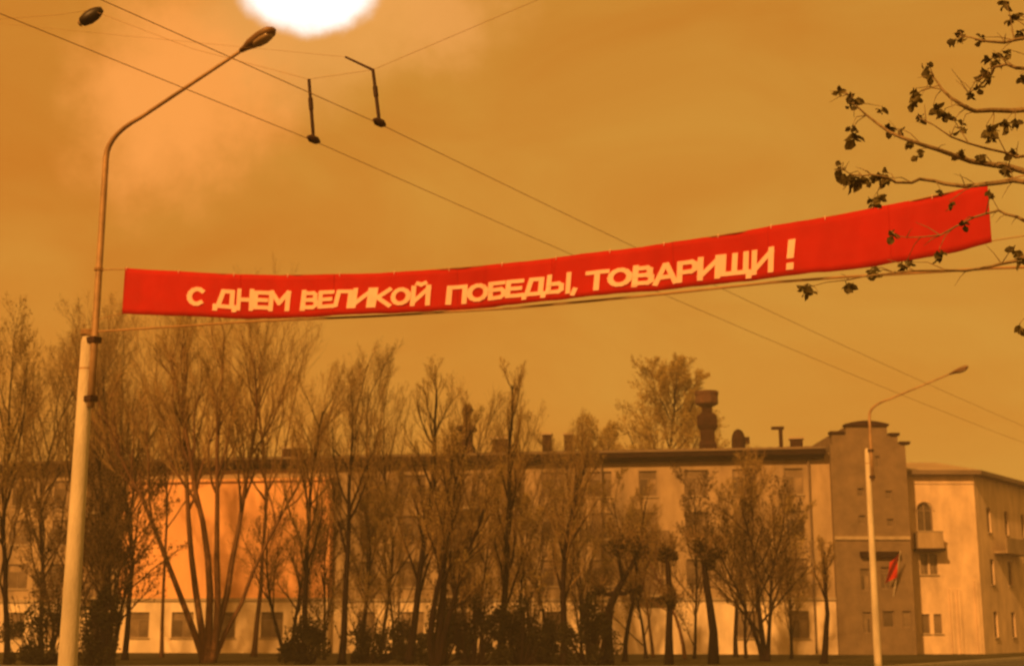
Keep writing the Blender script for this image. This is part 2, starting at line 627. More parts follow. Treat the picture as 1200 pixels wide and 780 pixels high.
# eaves and roof
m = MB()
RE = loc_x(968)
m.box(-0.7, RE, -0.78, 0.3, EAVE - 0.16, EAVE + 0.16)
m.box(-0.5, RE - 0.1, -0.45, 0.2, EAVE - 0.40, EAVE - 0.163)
obj('cornice', m, 'dark_trim', house)  # dark fascia, with the eave shadow put into its colour
m = MB()
m.prism([(-0.85, EAVE + 0.163), (-0.85, EAVE + 0.30), (6.0, EAVE + 1.15), (12.8, EAVE + 0.30), (12.8, EAVE + 0.163)][::-1], -0.75, RE + 0.02)
m.v = [(y, x, z) for x, y, z in m.v]
roof = obj('roof', m, 'roof_metal', house)
for k in range(0, int((RE - 0.5) / 0.6)):
    if k == 0:
        sm = MB()
        sm.face([(-0.02, -0.86, EAVE + 0.315), (0.02, -0.86, EAVE + 0.315), (0.02, 6.0, EAVE + 1.19), (-0.02, 6.0, EAVE + 1.19)])
        sm.face([(-0.02, -0.86, EAVE + 0.27), (-0.02, -0.86, EAVE + 0.315), (-0.02, 6.0, EAVE + 1.19), (-0.02, 6.0, EAVE + 1.14)])
        sm.face([(0.02, -0.86, EAVE + 0.27), (0.02, 6.0, EAVE + 1.14), (0.02, 6.0, EAVE + 1.19), (0.02, -0.86, EAVE + 0.315)])
        sme = sm.mesh('seam', 'roof_metal')
    link('seam', sme, roof, (0.4 + k * 0.6, 0, 0))


def loft(m, prof, n=4, rot=math.pi / 4, cx=0.0, cy=0.0):
    b = len(m.v)
    for r, z in prof:
        for j in range(n):
            t = rot + 2 * math.pi * j / n
            k = r / math.cos(math.pi / n)
            m.v.append((cx + math.cos(t) * k, cy + math.sin(t) * k, z))
    for i in range(len(prof) - 1):
        for j in range(n):
            a = b + i * n + j
            c = b + i * n + (j + 1) % n
            m.f.append((a, c, c + n, a + n))
    m.f.append(tuple(b + j for j in range(n - 1, -1, -1)))
    m.f.append(tuple(b + (len(prof) - 1) * n + j for j in range(n)))


def chimney(px, ytop, wscale, kind, dy=3.0):
    x = loc_x(px) * (1 + 0.0)
    t = x / LEN
    D = A0.y + (A1.y - A0.y) * t + dy
    zt = P(px, ytop, D).z
    # column of the photograph is met at depth dy behind the front
    x = x + dy * ((px - 600) / F) * 1.0 + dy * math.sin(-RZ) * 0.0
    zb_ = EAVE + 0.6
    w = wscale
    H = zt - zb_
    m = MB()
    if kind == 'urn':
        loft(m, [(w * 0.42, zb_ - 0.4), (w * 0.46, zb_ + H * 0.10), (w * 0.36, zb_ + H * 0.16), (w * 0.36, zb_ + H * 0.34), (w * 0.50, zb_ + H * 0.42), (w * 0.50, zb_ + H * 0.56), (w * 0.40, zb_ + H * 0.60), (w * 0.26, zb_ + H * 0.64), (w * 0.26, zb_ + H * 0.74)], cx=x, cy=dy)
        c = obj('chimney', m, 'chimney_brick', roof)
        m = MB()
        loft(m, [(w * 0.28, zb_ + H * 0.742), (w * 0.52, zb_ + H * 0.78), (w * 0.56, zb_ + H * 0.80), (w * 0.54, zb_ + H * 0.92), (w * 0.58, zb_ + H * 0.96), (w * 0.58, zb_ + H), (w * 0.42, zb_ + H)], n=10, rot=0.1, cx=x, cy=dy)
        obj('chimney_pot', m, 'pot_clay', c)
    elif kind == 'hook':
        loft(m, [(w * 0.62, zb_ - 0.4), (w * 0.55, zb_ + H * 0.12), (w * 0.40, zb_ + H * 0.25), (w * 0.40, zb_ + H * 0.45), (w * 0.66, zb_ + H * 0.50), (w * 0.60, zb_ + H * 0.56), (w * 0.24, zb_ + H * 0.60), (w * 0.22, zb_ + H * 0.72)], cx=x, cy=dy)
        c = obj('chimney', m, 'chimney_brick', roof)
        m = MB()
        pts = [Vector((x, dy, zb_ + H * 0.70)), Vector((x, dy, zb_ + H * 0.82)), Vector((x + 0.10, dy, zb_ + H * 0.90)), Vector((x + 0.05, dy, zb_ + H))]
        m.tube(pts, [w * 0.2, w * 0.34, w * 0.4, w * 0.22], 8)
        obj('cowl', m, 'chimney_brick', c)
    elif kind == 'dome':
        loft(m, [(w * 0.5, zb_ - 0.4), (w * 0.5, zb_ + H * 0.5), (w * 0.45, zb_ + H * 0.72), (w * 0.3, zb_ + H * 0.92), (w * 0.1, zb_ + H)], n=10, rot=0, cx=x, cy=dy)
        c = obj('roof_vent', m, 'chimney_brick', roof)
        m = MB()
        m.box(x + w * 0.5, x + w * 0.85, dy - 0.15, dy + 0.15, zb_ + H * 0.3, zb_ + H * 0.62)
        obj('flue', m, 'chimney_brick', c)
    elif kind == 'pipe':
        m.tube([Vector((x, dy, zb_ - 0.4)), Vector((x, dy, zb_ + H * 0.96))], [w * 0.16, w * 0.16], 8)
        m.box(x - w * 0.75, x + w * 0.28, dy - 0.15, dy + 0.15, zb_ + H * 0.88, zb_ + H)
        obj('vent_pipe', m, 'chimney_brick', roof)
    else:
        m.box(x - w / 2, x + w / 2, dy - 0.35, dy + 0.35, zb_ - 0.4, zt - 0.12)
        c = obj('chimney', m, 'chimney_brick', roof)
        m = MB()
        m.box(x - w / 2 - 0.08, x + w / 2 + 0.08, dy - 0.43, dy + 0.43, zt - 0.117, zt)
        obj('cap', m, 'trim', c)


chimney(822, 459, 1.30, 'urn')
chimney(858, 503, 0.85, 'dome')
chimney(908, 500, 0.80, 'pipe')
chimney(926, 513, 0.80, 'stub')
chimney(538, 474, 0.95, 'hook')
chimney(578, 513, 1.00, 'stub')
chimney(633, 508, 0.55, 'stub')
chimney(658, 508, 0.50, 'stub')
chimney(335, 524, 1.50, 'stub')
chimney(200, 520, 1.10, 'stub')
chimney(90, 515, 1.10, 'stub')
# rainwater pipes
for px in (150, 470, 705, 948):
    x = loc_x(px)
    m = MB()
    m.tube([Vector((x, -0.55, EAVE + 0.1)), Vector((x, -0.16, EAVE - 0.5)), Vector((x, -0.16, 0.3)), Vector((x, -0.32, 0.12))], [0.07] * 4, 7)
    obj('downpipe', m, 'roof_metal', house)

# --- narrow stepped tower at the end of the long house
TD = 87.6
tx0, tx1 = P(981, 700, TD).x, P(1071, 700, TD).x
tower = thing('stair_tower', 'narrow brown stepped gable tower between ochre house and pale corner house', 'building', (tx0, TD, 0), 0)


def tz(py):
    return P(1025, py, TD).z


def txx(px):
    return P(px, 640, TD).x - tx0


TW = tx1 - tx0
steps = [(981, 998, 508), (998, 1047, 499), (1047, 1059, 510), (1059, 1071, 520)]
thol = []
tw = [(1034, 548, 0.28, 0.75), (1012, 582, 0.42, 0.55), (1045, 585, 0.42, 0.55), (1012, 614, 0.42, 0.55), (1045, 617, 0.42, 0.5),
      (1012, 692, 0.55, 1.35), (1036, 690, 0.6, 1.35), (1012, 742, 0.5, 1.3), (1037, 735, 0.7, 1.0), (1058, 735, 0.5, 1.0)]
for px, py, w, h in tw:
    thol.append((txx(px) - w / 2, txx(px) + w / 2, tz(py), tz(py) + h))
m = MB()
ztop = min(tz(s[2]) for s in steps)
wall_mesh(m, TW, 0, ztop, thol, x0=0.0, y=0.0)
for a, b, y_ in steps:
    if tz(y_) > ztop + 0.01:
        m.face([(txx(a), 0, ztop), (txx(b), 0, ztop), (txx(b), 0, tz(y_)), (txx(a), 0, tz(y_))])
        m.face([(txx(a), 0, ztop), (txx(a), 0, tz(y_)), (txx(a), 7, tz(y_)), (txx(a), 7, ztop)])
        m.face([(txx(b), 0, ztop), (txx(b), 7, ztop), (txx(b), 7, tz(y_)), (txx(b), 0, tz(y_))])
    m.face([(txx(a), 0, tz(y_)), (txx(b), 0, tz(y_)), (txx(b), 7, tz(y_)), (txx(a), 7, tz(y_))])
m.face([(0, 0, 0), (0, 0, ztop), (0, 7, ztop), (0, 7, 0)])
m.face([(TW, 0, 0), (TW, 7, 0), (TW, 7, ztop), (TW, 0, ztop)])
m.face([(0, 7, 0), (0, 7, tz(508)), (TW, 7, ztop), (TW, 7, 0)])
obj('wall', m, 'shaded_brown_brick', tower)
# arched pediment and step copings
m = MB()
x0, x1, zt = txx(998), txx(1047), tz(499)
arc = [(x0 - 0.1, zt + 0.003)] + [(x0 - 0.1 + (x1 - x0 + 0.2) * k / 10, zt + 0.12 + 0.22 * math.sin(math.pi * k / 10)) for k in range(11)] + [(x1 + 0.1, zt + 0.003)]
m.prism(arc[::-1], -0.14, 0.5)
obj('pediment', m, 'chimney_brick', tower)
for a, b, y_ in (steps[0], steps[2], steps[3]):
    m = MB()
    z = tz(y_)
    e0, e1 = (txx(a) - 0.12, txx(b) - 0.11) if a == 981 else (txx(a) + 0.11, txx(b) + 0.12)
    m.box(e0, e1, -0.12, 0.6, z + 0.003, z + 0.16)
    obj('coping', m, 'chimney_brick', tower)
for (px, py, w, h) in tw:
    add_window(tower, txx(px), tz(py), w, h, sill=False)
m = MB()
m.box(txx(1007), txx(1053), -0.35, -0.003, tz(652), tz(646))
obj('lintel_ledge', m, 'dark_trim', tower)
m = MB()
m.box(0.02, TW - 0.02, -0.1, -0.003, tz(632), tz(628))
obj('string_course', m, 'trim', tower)

# --- pale corner house on the right
CZ = 11.1
CD = 89.6
Cc = Vector((P(1150, 700, CD).x, CD, 0))
corner = thing('corner_house', 'pale plaster corner house with arched window right of the brown tower', 'building', Cc, 0)
cw = 9.0


def cx_(px):
    return P(px, 660, CD).x - Cc.x


def cz_(py):
    return P(1110, py, CD).z


ch = []
ca = (cx_(1078), cx_(1096), cz_(622), cz_(589))       # arched
cp = [(1083.0, 673, 0.48, 1.3), (1094.0, 673, 0.48, 1.3), (1081.0, 742, 0.5, 1.2), (1095.0, 742, 0.5, 1.2)]
ch.append(ca)
for px, py, w, h in cp:
    ch.append((cx_(px) - w / 2, cx_(px) + w / 2, cz_(py), cz_(py) + h))
m = MB()
wall_mesh(m, cw, 0, CZ, ch, x0=-cw, y=0)
m.face([(-cw, 0, 0), (-cw, 0, CZ), (-cw, 12, CZ), (-cw, 12, 0)])
# spandrels of the arched window
r_ = (ca[1] - ca[0]) / 2
mx_ = (ca[0] + ca[1]) / 2
sp = ca[3] - r_
for s in (-1, 1):
    pts = [(mx_ + s * r_, -0.003, ca[3])] + [(mx_ + s * r_ * math.cos(t * math.pi / 16), -0.003, sp + r_ * math.sin(t * math.pi / 16)) for t in range(0, 9)]
    m.face(pts if s < 0 else pts[::-1])
obj('wall', m, 'pale_stucco', corner)
# arched window: frame and pane
fm = MB()
path = [Vector((mx_ - r_ + 0.04, 0.13, ca[2]))] + [Vector((mx_ - (r_ - 0.04) * math.cos(t * math.pi / 10), 0.13, sp + (r_ - 0.04) * math.sin(t * math.pi / 10))) for t in range(11)] + [Vector((mx_ + r_ - 0.04, 0.13, ca[2]))]
fm.tube(path, [0.05] * len(path), 4)
fm.box(mx_ - 0.03, mx_ + 0.03, 0.10, 0.16, ca[2], ca[3] - 0.06)
fm.box(ca[0] + 0.05, ca[1] - 0.05, 0.105, 0.155, sp - 0.03, sp + 0.03)
aw = obj('arched_window', fm, 'window_wood', corner)
for s in (-1, 1):
    q = MB()
    arc = [(mx_ + s * 0.03, ca[2]), (mx_ + s * r_, ca[2])] + [(mx_ + s * r_ * math.cos(t * math.pi / 12), sp + r_ * math.sin(t * math.pi / 12)) for t in range(0, 6)] + [(mx_ + s * 0.03, ca[3] - 0.02)]
    q.prism(arc if s > 0 else arc[::-1], 0.18, 0.2)
    obj('pane', q, 'glass', aw)
hood = MB()
path = [Vector((mx_ - (r_ + 0.1) * math.cos(t * math.pi / 10), -0.03, sp + (r_ + 0.1) * math.sin(t * math.pi / 10))) for t in range(11)]
hood.tube(path, [0.06] * 11, 5)
obj('hood_moulding', hood, 'pale_stucco', aw)
for px, py, w, h in cp:
    add_window(corner, cx_(px), cz_(py), w, h)
m = MB()
m.box(cx_(1071), cx_(1104), -1.0, -0.003, cz_(646), cz_(643))
bl = obj('balcony', m, 'dark_trim', corner)
m = MB()
m.box(cx_(1072.5), cx_(1102), -0.96, -0.88, cz_(642.8), cz_(624))
m.box(cx_(1072.5), cx_(1072.5) + 0.08, -0.878, -0.003, cz_(642.8), cz_(624))
m.box(cx_(1102) - 0.08, cx_(1102), -0.878, -0.003, cz_(642.8), cz_(624))
obj('parapet', m, 'ochre_stucco', bl)
m = MB()
m.box(cx_(1071.5), cx_(1103), -1.0, -0.84, cz_(623.8), cz_(622.6))
obj('rail', m, 'trim', bl)
for px in (1112, 1121, 1142):
    m = MB()
    m.box(cx_(px) - 0.1, cx_(px) + 0.1, -0.12, -0.003, 0.02, cz_(690 if px < 1130 else 680))
    obj('pilaster', m, 'pale_stucco', corner)
m = MB()
m.box(-cw, 0.0, -0.06, -0.003, CZ - 0.55, CZ - 0.4)
obj('frieze', m, 'pale_stucco', corner)
# right wing of the corner house, running along the street
wd = Vector((5.6, 7.6, 0)).normalized()
wr = math.atan2(wd.y, wd.x)
wing = bpy.data.objects.new('street_wing', None)
COL.objects.link(wing)
wing.parent = corner
wing.rotation_euler = (0, 0, wr)
WL = 26.0
wh = []
ww = []
for k in range(7):
    x = 2.5 + k * 3.6
    for fi, z in enumerate((1.0, 4.3, 7.6)):
        w, h = (0.75, 1.6)
        ww.append((x, z, w, h))
        wh.append((x - w / 2, x + w / 2, z, z + h))
m = MB()
wall_mesh(m, WL, 0, CZ, wh, x0=0.003, y=0)
m.face([(WL, 0, 0), (WL, 9, 0), (WL, 9, CZ), (WL, 0, CZ)])
obj('wing_wall', m, 'pale_stucco', wing)
for x, z, w, h in ww:
    add_window(wing, x, z, w, h)
m = MB()
m.box(3.0, 8.2, -0.9, -0.003, 6.3, 6.45)
m.box(3.05, 8.15, -0.88, -0.8, 6.453, 7.3)
obj('wing_balcony', m, 'ochre_stucco', wing)
# roof over both: eaves and a low hip
e = 0.55
q0 = Vector((-cw - 0.2, -e, CZ))
q1 = Vector((0.35, -e, CZ))
q2 = wd * WL + Vector((wd.y, -wd.x, 0)) * e + Vector((0.1, 0, CZ))
b1 = wd * WL + Vector((-wd.y, wd.x, 0)) * 8 + Vector((0, 0, CZ))
b0 = Vector((-cw - 0.2, 13.0, CZ))
foot = [q0, q1, q2, b1, b0]
m = MB()
lo = foot
hi = [p + Vector((0, 0, 0.26)) for p in foot]
m.face(lo[::-1])
m.face(hi)
for k in range(5):
    m.face([lo[k], lo[(k + 1) % 5], hi[(k + 1) % 5], hi[k]])
obj('eaves', m, 'roof_metal', corner)
m = MB()
hb = [p + Vector((0, 0, 0.264)) for p in foot]
ra = Vector((-cw, 5.2, CZ + 1.4))
rb = Vector((-0.8, 5.2, CZ + 1.4))
rc = wd * (WL - 4) + Vector((-wd.y, wd.x, 0)) * 4 + Vector((0, 0, CZ + 1.4))
m.face([hb[0], hb[1], rb, ra])
m.face([hb[1], hb[2], rc, rb])
m.face([hb[2], hb[3], rc])
m.face([hb[3], hb[4], ra, rb, rc])
m.face([hb[4], hb[0], ra])
obj('roof', m, 'hazy_roof', corner)

# --- red flag on the tower wall
fl_base = Vector((P(1047, 698, TD).x, TD - 0.02, 0))
fz = P(1047, 698, TD).z
flag = thing('flag', 'small red flag hanging from a slanted staff on the brown tower', 'flag', (fl_base.x, fl_base.y, fz), 0)
sa = Vector((0, 0, 0))
sb = Vector((P(1055, 645, TD - 1.0).x - fl_base.x, -1.0, P(1055, 645, TD - 1.0).z - fz))
m = MB()
m.tube([sa, sb], [0.03, 0.025], 6)
obj('staff', m, 'concrete', flag)
m = MB()
nu, nv = 8, 8
grid = []
for i in range(nu + 1):
    row = []
    for j in range(nv + 1):
        t = 0.42 + 0.52 * i / nu
        p = sa.lerp(sb, t)
        drop = j / nv
        row.append(Vector((p.x - 0.72 * drop + 0.05 * math.sin(6 * t + 3 * drop), p.y - 0.15 * drop + 0.07 * math.sin(9 * t + 5 * drop), p.z - 0.30 * drop - 0.25 * drop * t)))
    grid.append(row)
for i in range(nu):
    for j in range(nv):
        m.face([grid[i][j], grid[i + 1][j], grid[i + 1][j + 1], grid[i][j + 1]])
for i in range(nu):
    for j in range(nv):
        off = Vector((0, 0.012, 0))
        m.face([grid[i][j] + off, grid[i][j + 1] + off, grid[i + 1][j + 1] + off, grid[i + 1][j] + off])
obj('cloth', m, 'scarlet_cloth', flag)


# ------------------------------------------------------------------ trees
def leaf_quad(m, p, s, rng):
    d = Vector((rng.gauss(0, 1), rng.gauss(0, 1), rng.gauss(0, 0.8))).normalized()
    n = d.orthogonal().normalized()
    n.rotate(Matrix.Rotation(rng.uniform(0, 6.28), 3, d))
    a = d * s
    b = n * (s * 0.55)
    i = len(m.v)
    c = p + a * 0.5
    for q in (p, c + b, p + a, c - b):
        m.v.append((q.x, q.y, q.z))
    m.f.append((i, i + 1, i + 2, i + 3))


DENS = (1.4, 1.5, 1.75)
LENM = (1.25, 1.25, 1.2)
BUDM = 0.52


class Tree:
    def __init__(self, seed, up=0.35, wob=0.12, ang=(22, 45), kids=(11, 7, 6), lens=(0.42, 0.45, 0.5), buds=3, bud=0.09, first=0.3, clump=None, twig_r=0.006, maxlev=3, limb_taper=0.5):
        self.rng = random.Random(seed)
        self.wood, self.twigs, self.leaf = MB(), MB(), MB()
        self.__dict__.update(up=up, wob=wob, ang=ang, kids=kids, lens=lens, buds=buds, bud=bud, first=first, clump=clump, twig_r=twig_r, maxlev=maxlev, limb_taper=limb_taper)

    def branch(self, p, d, L, r, lev, bend=None):
        rng = self.rng
        n = (9, 6, 4, 3)[min(lev, 3)]
        pts, rad, dirs = [p.copy()], [r], [d.copy()]
        q = p.copy()
        dd = d.copy()
        upw = self.up * (0.25 if lev == 0 else 1.0)
        end_r = max(self.twig_r * 0.6, r * (0.22 if lev == 0 else 0.3))
        for k in range(n):
            w = self.wob * (0.55 if lev == 0 else 1.0)
            dd = dd + Vector((rng.gauss(0, w), rng.gauss(0, w), rng.gauss(0, w * 0.5) + upw / n))
            if bend is not None:
                dd += bend / n
            dd.normalize()
            q = q + dd * (L / n)
            pts.append(q.copy())
            dirs.append(dd.copy())
            t = (k + 1) / n
            rad.append(r + (end_r - r) * t ** 0.85)
        if lev == 0:
            rad[0] = r * 1.45
            pts.insert(1, pts[0].lerp(pts[1], 0.25))
            rad.insert(1, r * 1.08)
            dirs.insert(1, dirs[0].copy())
        tgt = self.wood if lev <= 1 else self.twigs
        tgt.tube(pts, rad, (8, 5, 4, 3)[min(lev, 3)], cap=lev <= 1)
        if lev < self.maxlev:
            kn = self.kids[lev]
            kn = max(1, int(kn * DENS[lev] * rng.uniform(0.85, 1.2)))
            az = rng.uniform(0, 6.28)
            for c in range(kn):
                t0 = self.first if lev == 0 else 0.22
                t = t0 + (1 - t0) * ((c + rng.uniform(0.1, 0.9)) / kn)
                t = min(t, 0.985)
                f = t * (len(pts) - 1)
                i = min(int(f), len(pts) - 2)
                pp = pts[i].lerp(pts[i + 1], f - i)
                rr = rad[i] + (rad[i + 1] - rad[i]) * (f - i)
                base = dirs[i + 1]
                az += 2.4 + rng.uniform(-0.5, 0.5)
                o = base.orthogonal().normalized()
                o.rotate(Matrix.Rotation(az, 3, base))
                a = R(rng.uniform(*self.ang)) * (1.0 if lev == 0 else 1.05)
                cd = (base * math.cos(a) + o * math.sin(a)).normalized()
                cl_ = L * self.lens[lev] * LENM[lev] * rng.uniform(0.65, 1.15) * (1 - self.limb_taper * (t - t0) / (1 - t0 + 1e-6))
                cr_ = max(self.twig_r, min(rr * 0.72, r * (0.42, 0.42, 0.5)[lev]))
                self.branch(pp, cd, cl_, cr_, lev + 1)
        if lev >= self.maxlev - 1 or (lev == self.maxlev):
            for c in range(self.buds if lev == self.maxlev else max(1, self.buds // 2)):
                f = rng.uniform(0.15, 1.0) * (len(pts) - 1)
                i = min(int(f), len(pts) - 2)
                pp = pts[i].lerp(pts[i + 1], f - i)
                pp = pp + Vector((rng.gauss(0, 0.05), rng.gauss(0, 0.05), rng.gauss(0, 0.05)))
                leaf_quad(self.leaf, pp, self.bud * BUDM * rng.uniform(0.5, 1.4), rng)
        return pts

    def ball(self, c, rx, rz, n, s):
        """a clump of crowded short shoots and leaves, as on a pollarded head"""
        rng = self.rng
        for k in range(n):
            v = Vector((rng.gauss(0, 1), rng.gauss(0, 1), rng.gauss(0, 1))).normalized() * rng.uniform(0.15, 1.0) ** 0.6
            p = c + Vector((v.x * rx, v.y * rx, v.z * rz))
            leaf_quad(self.leaf, p, s * rng.uniform(0.6, 1.4), rng)
            if k % 12 == 0:
                self.twigs.tube([c + (p - c) * 0.1, p + (p - c) * 0.25], [0.02, 0.008], 3, cap=False)

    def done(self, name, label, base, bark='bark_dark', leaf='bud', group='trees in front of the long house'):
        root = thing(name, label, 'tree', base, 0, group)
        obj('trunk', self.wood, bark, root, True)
        if self.twigs.v:
            obj('branches', self.twigs, 'twig', root)['kind'] = 'stuff'
        if self.leaf.v:
            obj('crown', self.leaf, leaf, root)['kind'] = 'stuff'
        return root


def hgt(px, ytop, D):
    return P(px, ytop, D).z


def base_at(px, D):
    # foot of the tree: the column is read at row 700
    return Vector((P(px, 700, D).x, D, 0))


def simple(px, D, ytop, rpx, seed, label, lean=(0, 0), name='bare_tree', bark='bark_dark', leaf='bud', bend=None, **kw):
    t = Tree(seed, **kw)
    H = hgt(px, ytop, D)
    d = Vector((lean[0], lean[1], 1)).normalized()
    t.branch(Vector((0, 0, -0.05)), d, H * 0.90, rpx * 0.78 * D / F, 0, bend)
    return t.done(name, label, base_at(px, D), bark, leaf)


def multi(px, D, ytop, rpx, stems, seed, label, name='bare_tree', bark='bark_dark', leaf='bud', **kw):
    t = Tree(seed, **kw)
    H = hgt(px, ytop, D)
    for (lx, ly, hf, rf) in stems:
        d = Vector((lx, ly, 1)).normalized()
        t.branch(Vector((lx * 0.5, ly * 0.5, -0.05)), d, H * 0.90 * hf * math.sqrt(1 + lx * lx * 0.8), rpx * 0.8 * rf * D / F, 0)
    return t.done(name, label, base_at(px, D), bark, leaf)


UPR = dict(up=0.55, ang=(18, 36))
simple(14, 64, 392, 5, 11, 'tree with young leaves at the far left edge', leaf='bud', kids=(10, 7, 6), buds=4, bud=0.13, first=0.25, **UPR)
simple(52, 74, 400, 4, 12, 'slim tree with warm brown twigs left of the concrete lamp post', lean=(0.05, 0), leaf='bud', kids=(13, 7, 6), buds=4, bud=0.11, **UPR)
simple(124, 68, 385, 5, 13, 'dark straight trunked tree just right of the concrete lamp post', kids=(13, 7, 5), first=0.3, buds=3, **UPR)
multi(133, 63, 560, 4.5, [(-0.10, 0, 1, 1), (0.12, 0.05, 0.95, 0.9), (0.02, -0.1, 0.8, 0.7), (-0.25, 0.1, 0.75, 0.6)], 14, 'low dense dark multi stemmed tree beside the lamp post foot', leaf='bud_dark', kids=(9, 6, 4), buds=3, bud=0.16, first=0.3)
simple(150, 73, 410, 4.5, 15, 'thin dark tree at the left edge of the added peach bay', lean=(0.03, 0), kids=(12, 7, 5), first=0.35, **UPR)
simple(193, 80, 400, 3, 16, 'slender tree behind the left limbs of the fan shaped tree', kids=(12, 7, 6), bark='bark_warm', first=0.48, buds=4, **UPR)
multi(248, 67, 372, 6.5, [(-0.30, 0, 0.98, 0.8), (-0.16, 0.06, 1.02, 0.9), (-0.04, -0.05, 1.0, 1.0), (0.10, 0.08, 1.0, 0.9), (0.22, -0.06, 0.98, 0.9), (0.29, 0.04, 0.9, 0.6)], 17,
      'broad fan shaped tree with many upright limbs before the added peach bay', bark='bark_warm', kids=(8, 7, 5), lens=(0.27, 0.45, 0.5), first=0.52, buds=3, bud=0.10, **UPR)
simple(300, 82, 378, 4, 18, 'tall twiggy tree close to the added peach bay, behind the fan shaped tree', kids=(13, 7, 6), first=0.5, bark='bark_warm', buds=4, **UPR)
multi(340, 71, 600, 4, [(-0.22, 0, 1, 0.8), (0.20, 0, 0.9, 0.9)], 19, 'small V forked tree left of the straight dark trunk', kids=(9, 6, 4), first=0.4, leaf='bud_dark', buds=4)
simple(357, 68, 450, 5, 20, 'straight dark tree at the right edge of the added peach bay', kids=(12, 6, 5), lens=(0.28, 0.45, 0.5), first=0.35, **UPR)
simple(402, 65, 430, 5.5, 21, 'dark tree with one long forked limb leaning right', lean=(0.0, 0), kids=(9, 6, 5), lens=(0.34, 0.45, 0.5), first=0.45, **UPR)
simple(446, 76, 470, 3, 22, 'thin leaning tree left of the tall straight black trunk', lean=(0.10, 0), kids=(11, 6, 5), first=0.3, **UPR)
simple(480, 65, 425, 6, 23, 'tall straight black trunked tree left of the triple stemmed tree', kids=(12, 6, 5), lens=(0.26, 0.45, 0.5), first=0.3, **UPR)
multi(510, 61, 470, 7, [(-0.10, 0, 1.0, 0.75), (0.05, 0.06, 0.92, 1.0), (0.20, -0.05, 0.75, 0.7)], 24, 'thick triple stemmed black tree above the dark shrubs', kids=(10, 6, 5), lens=(0.26, 0.45, 0.5), first=0.35, **UPR)
simple(549, 80, 470, 3.5, 25, 'faint slender tree below the hooked chimney', kids=(12, 7, 5), first=0.3, buds=4, **UPR)
simple(588, 65, 415, 6, 26, 'narrow poplar with a tall pointed tip in the middle', kids=(16, 5, 4), lens=(0.20, 0.45, 0.5), first=0.25, up=0.8, ang=(14, 28))
simple(622, 79, 480, 3, 27, 'thin pale twigged tree right of the narrow poplar', kids=(12, 7, 5), first=0.3, buds=4, **UPR)
simple(660, 63, 508, 6, 28, 'black tree with a short stub branch left of the pollarded trees', kids=(10, 6, 5), lens=(0.28, 0.45, 0.5), first=0.35, **UPR)


def pollard(px, D, seed, label, trunk, heads, rpx, leaf='bud_dark', extra=0):
    """trunk: pixel polyline; heads: (px, py, radius_px, n leaves)"""
    t = Tree(seed, kids=(6, 6, 4), buds=4, bud=0.12)
    b = base_at(px, D)
    pts = [P(x, y, D) - b for x, y in trunk]
    pts[0].z = -0.05
    n = len(pts)
    t.wood.tube(pts, [rpx * D / F * (1.3 if k == 0 else 1 - 0.55 * k / n) for k in range(n)], 8)
    for (hx, hy, hr, nl) in heads:
        c = P(hx, hy, D) - b + Vector((0, t.rng.uniform(-0.5, 0.5), 0))
        near = min(pts[1:], key=lambda q: (q - c).length + max(0, q.z - c.z) * 2)
        mid = near.lerp(c, 0.5) + Vector((0, 0, -0.12))
        t.wood.tube([near, mid, c], [rpx * D / F * 0.5, rpx * D / F * 0.42, rpx * D / F * 0.35], 6)
        rr = hr * D / F
        for k in range(5):
            v = Vector((t.rng.gauss(0, 1), t.rng.gauss(0, 1), t.rng.gauss(0, 0.8))).normalized()
            t.ball(c + v * rr * 0.55, rr * 0.62, rr * 0.62, nl // 5, 0.13)
        for k in range(9):
            v = Vector((t.rng.gauss(0, 0.6), t.rng.gauss(0, 0.6), t.rng.uniform(0.2, 1.2))).normalized()
            t.branch(c, v, rr * 2.2, 0.022, 2)
    return t.done('pollarded_tree', label, b, 'bark_dark', leaf)


pollard(712, 65, 31, 'pollarded tree with two drooping dark heads and a forked trunk',
        [(712, 775), (712, 735), (714, 712), (722, 694), (730, 680)], [(741, 690, 11, 320), (703, 692, 9, 200), (722, 640, 16, 260), (748, 642, 12, 160)], 6)
simple(731, 69, 560, 4, 32, 'thin straight black tree rising behind the pollarded heads', kids=(9, 6, 4), lens=(0.2, 0.45, 0.5), first=0.4, **UPR)
simple(764, 82, 590, 2.5, 33, 'thin sapling close to the wall between two pollarded trees', kids=(10, 6, 5), first=0.35, bark='bark_warm', **UPR)
pollard(784, 64, 34, 'small pollarded tree with one round head on a thin trunk',
        [(784, 775), (784, 740), (785, 705), (783, 670), (782, 652)], [(782, 649, 11, 300), (778, 702, 7, 110), (790, 706, 6, 90)], 4.5)
simple(801, 76, 600, 3, 35, 'thin warm brown sapling left of the leaning pollarded tree', kids=(9, 6, 5), first=0.4, bark='bark_warm', **UPR)
pollard(836, 65, 36, 'leaning pollarded tree with a big dark head under the urn chimney',
        [(836, 775), (836, 740), (832, 710), (828, 685), (825, 660)], [(826, 655, 15, 420), (818, 638, 11, 140), (846, 645, 9, 90)], 5.5)
multi(894, 70, 575, 4.5, [(-0.2, 0, 0.9, 0.8), (0.02, 0.1, 1.0, 1.0), (0.22, -0.05, 0.95, 0.8)], 37, 'bushy brown tree with spreading stems left of the brown tower', kids=(9, 6, 5), lens=(0.40, 0.45, 0.5), first=0.25, leaf='bud_dark', buds=3, bud=0.13)
simple(962, 66, 630, 5.5, 38, 'short dark tree leaning right in front of the brown tower', lean=(0.17, 0), kids=(7, 6, 4), lens=(0.28, 0.4, 0.5), first=0.55, **UPR)
simple(860, 80, 540, 3.5, 39, 'slim tree with faint twigs reaching the eaves below the dome vent', kids=(12, 7, 6), first=0.3, buds=5, **UPR)
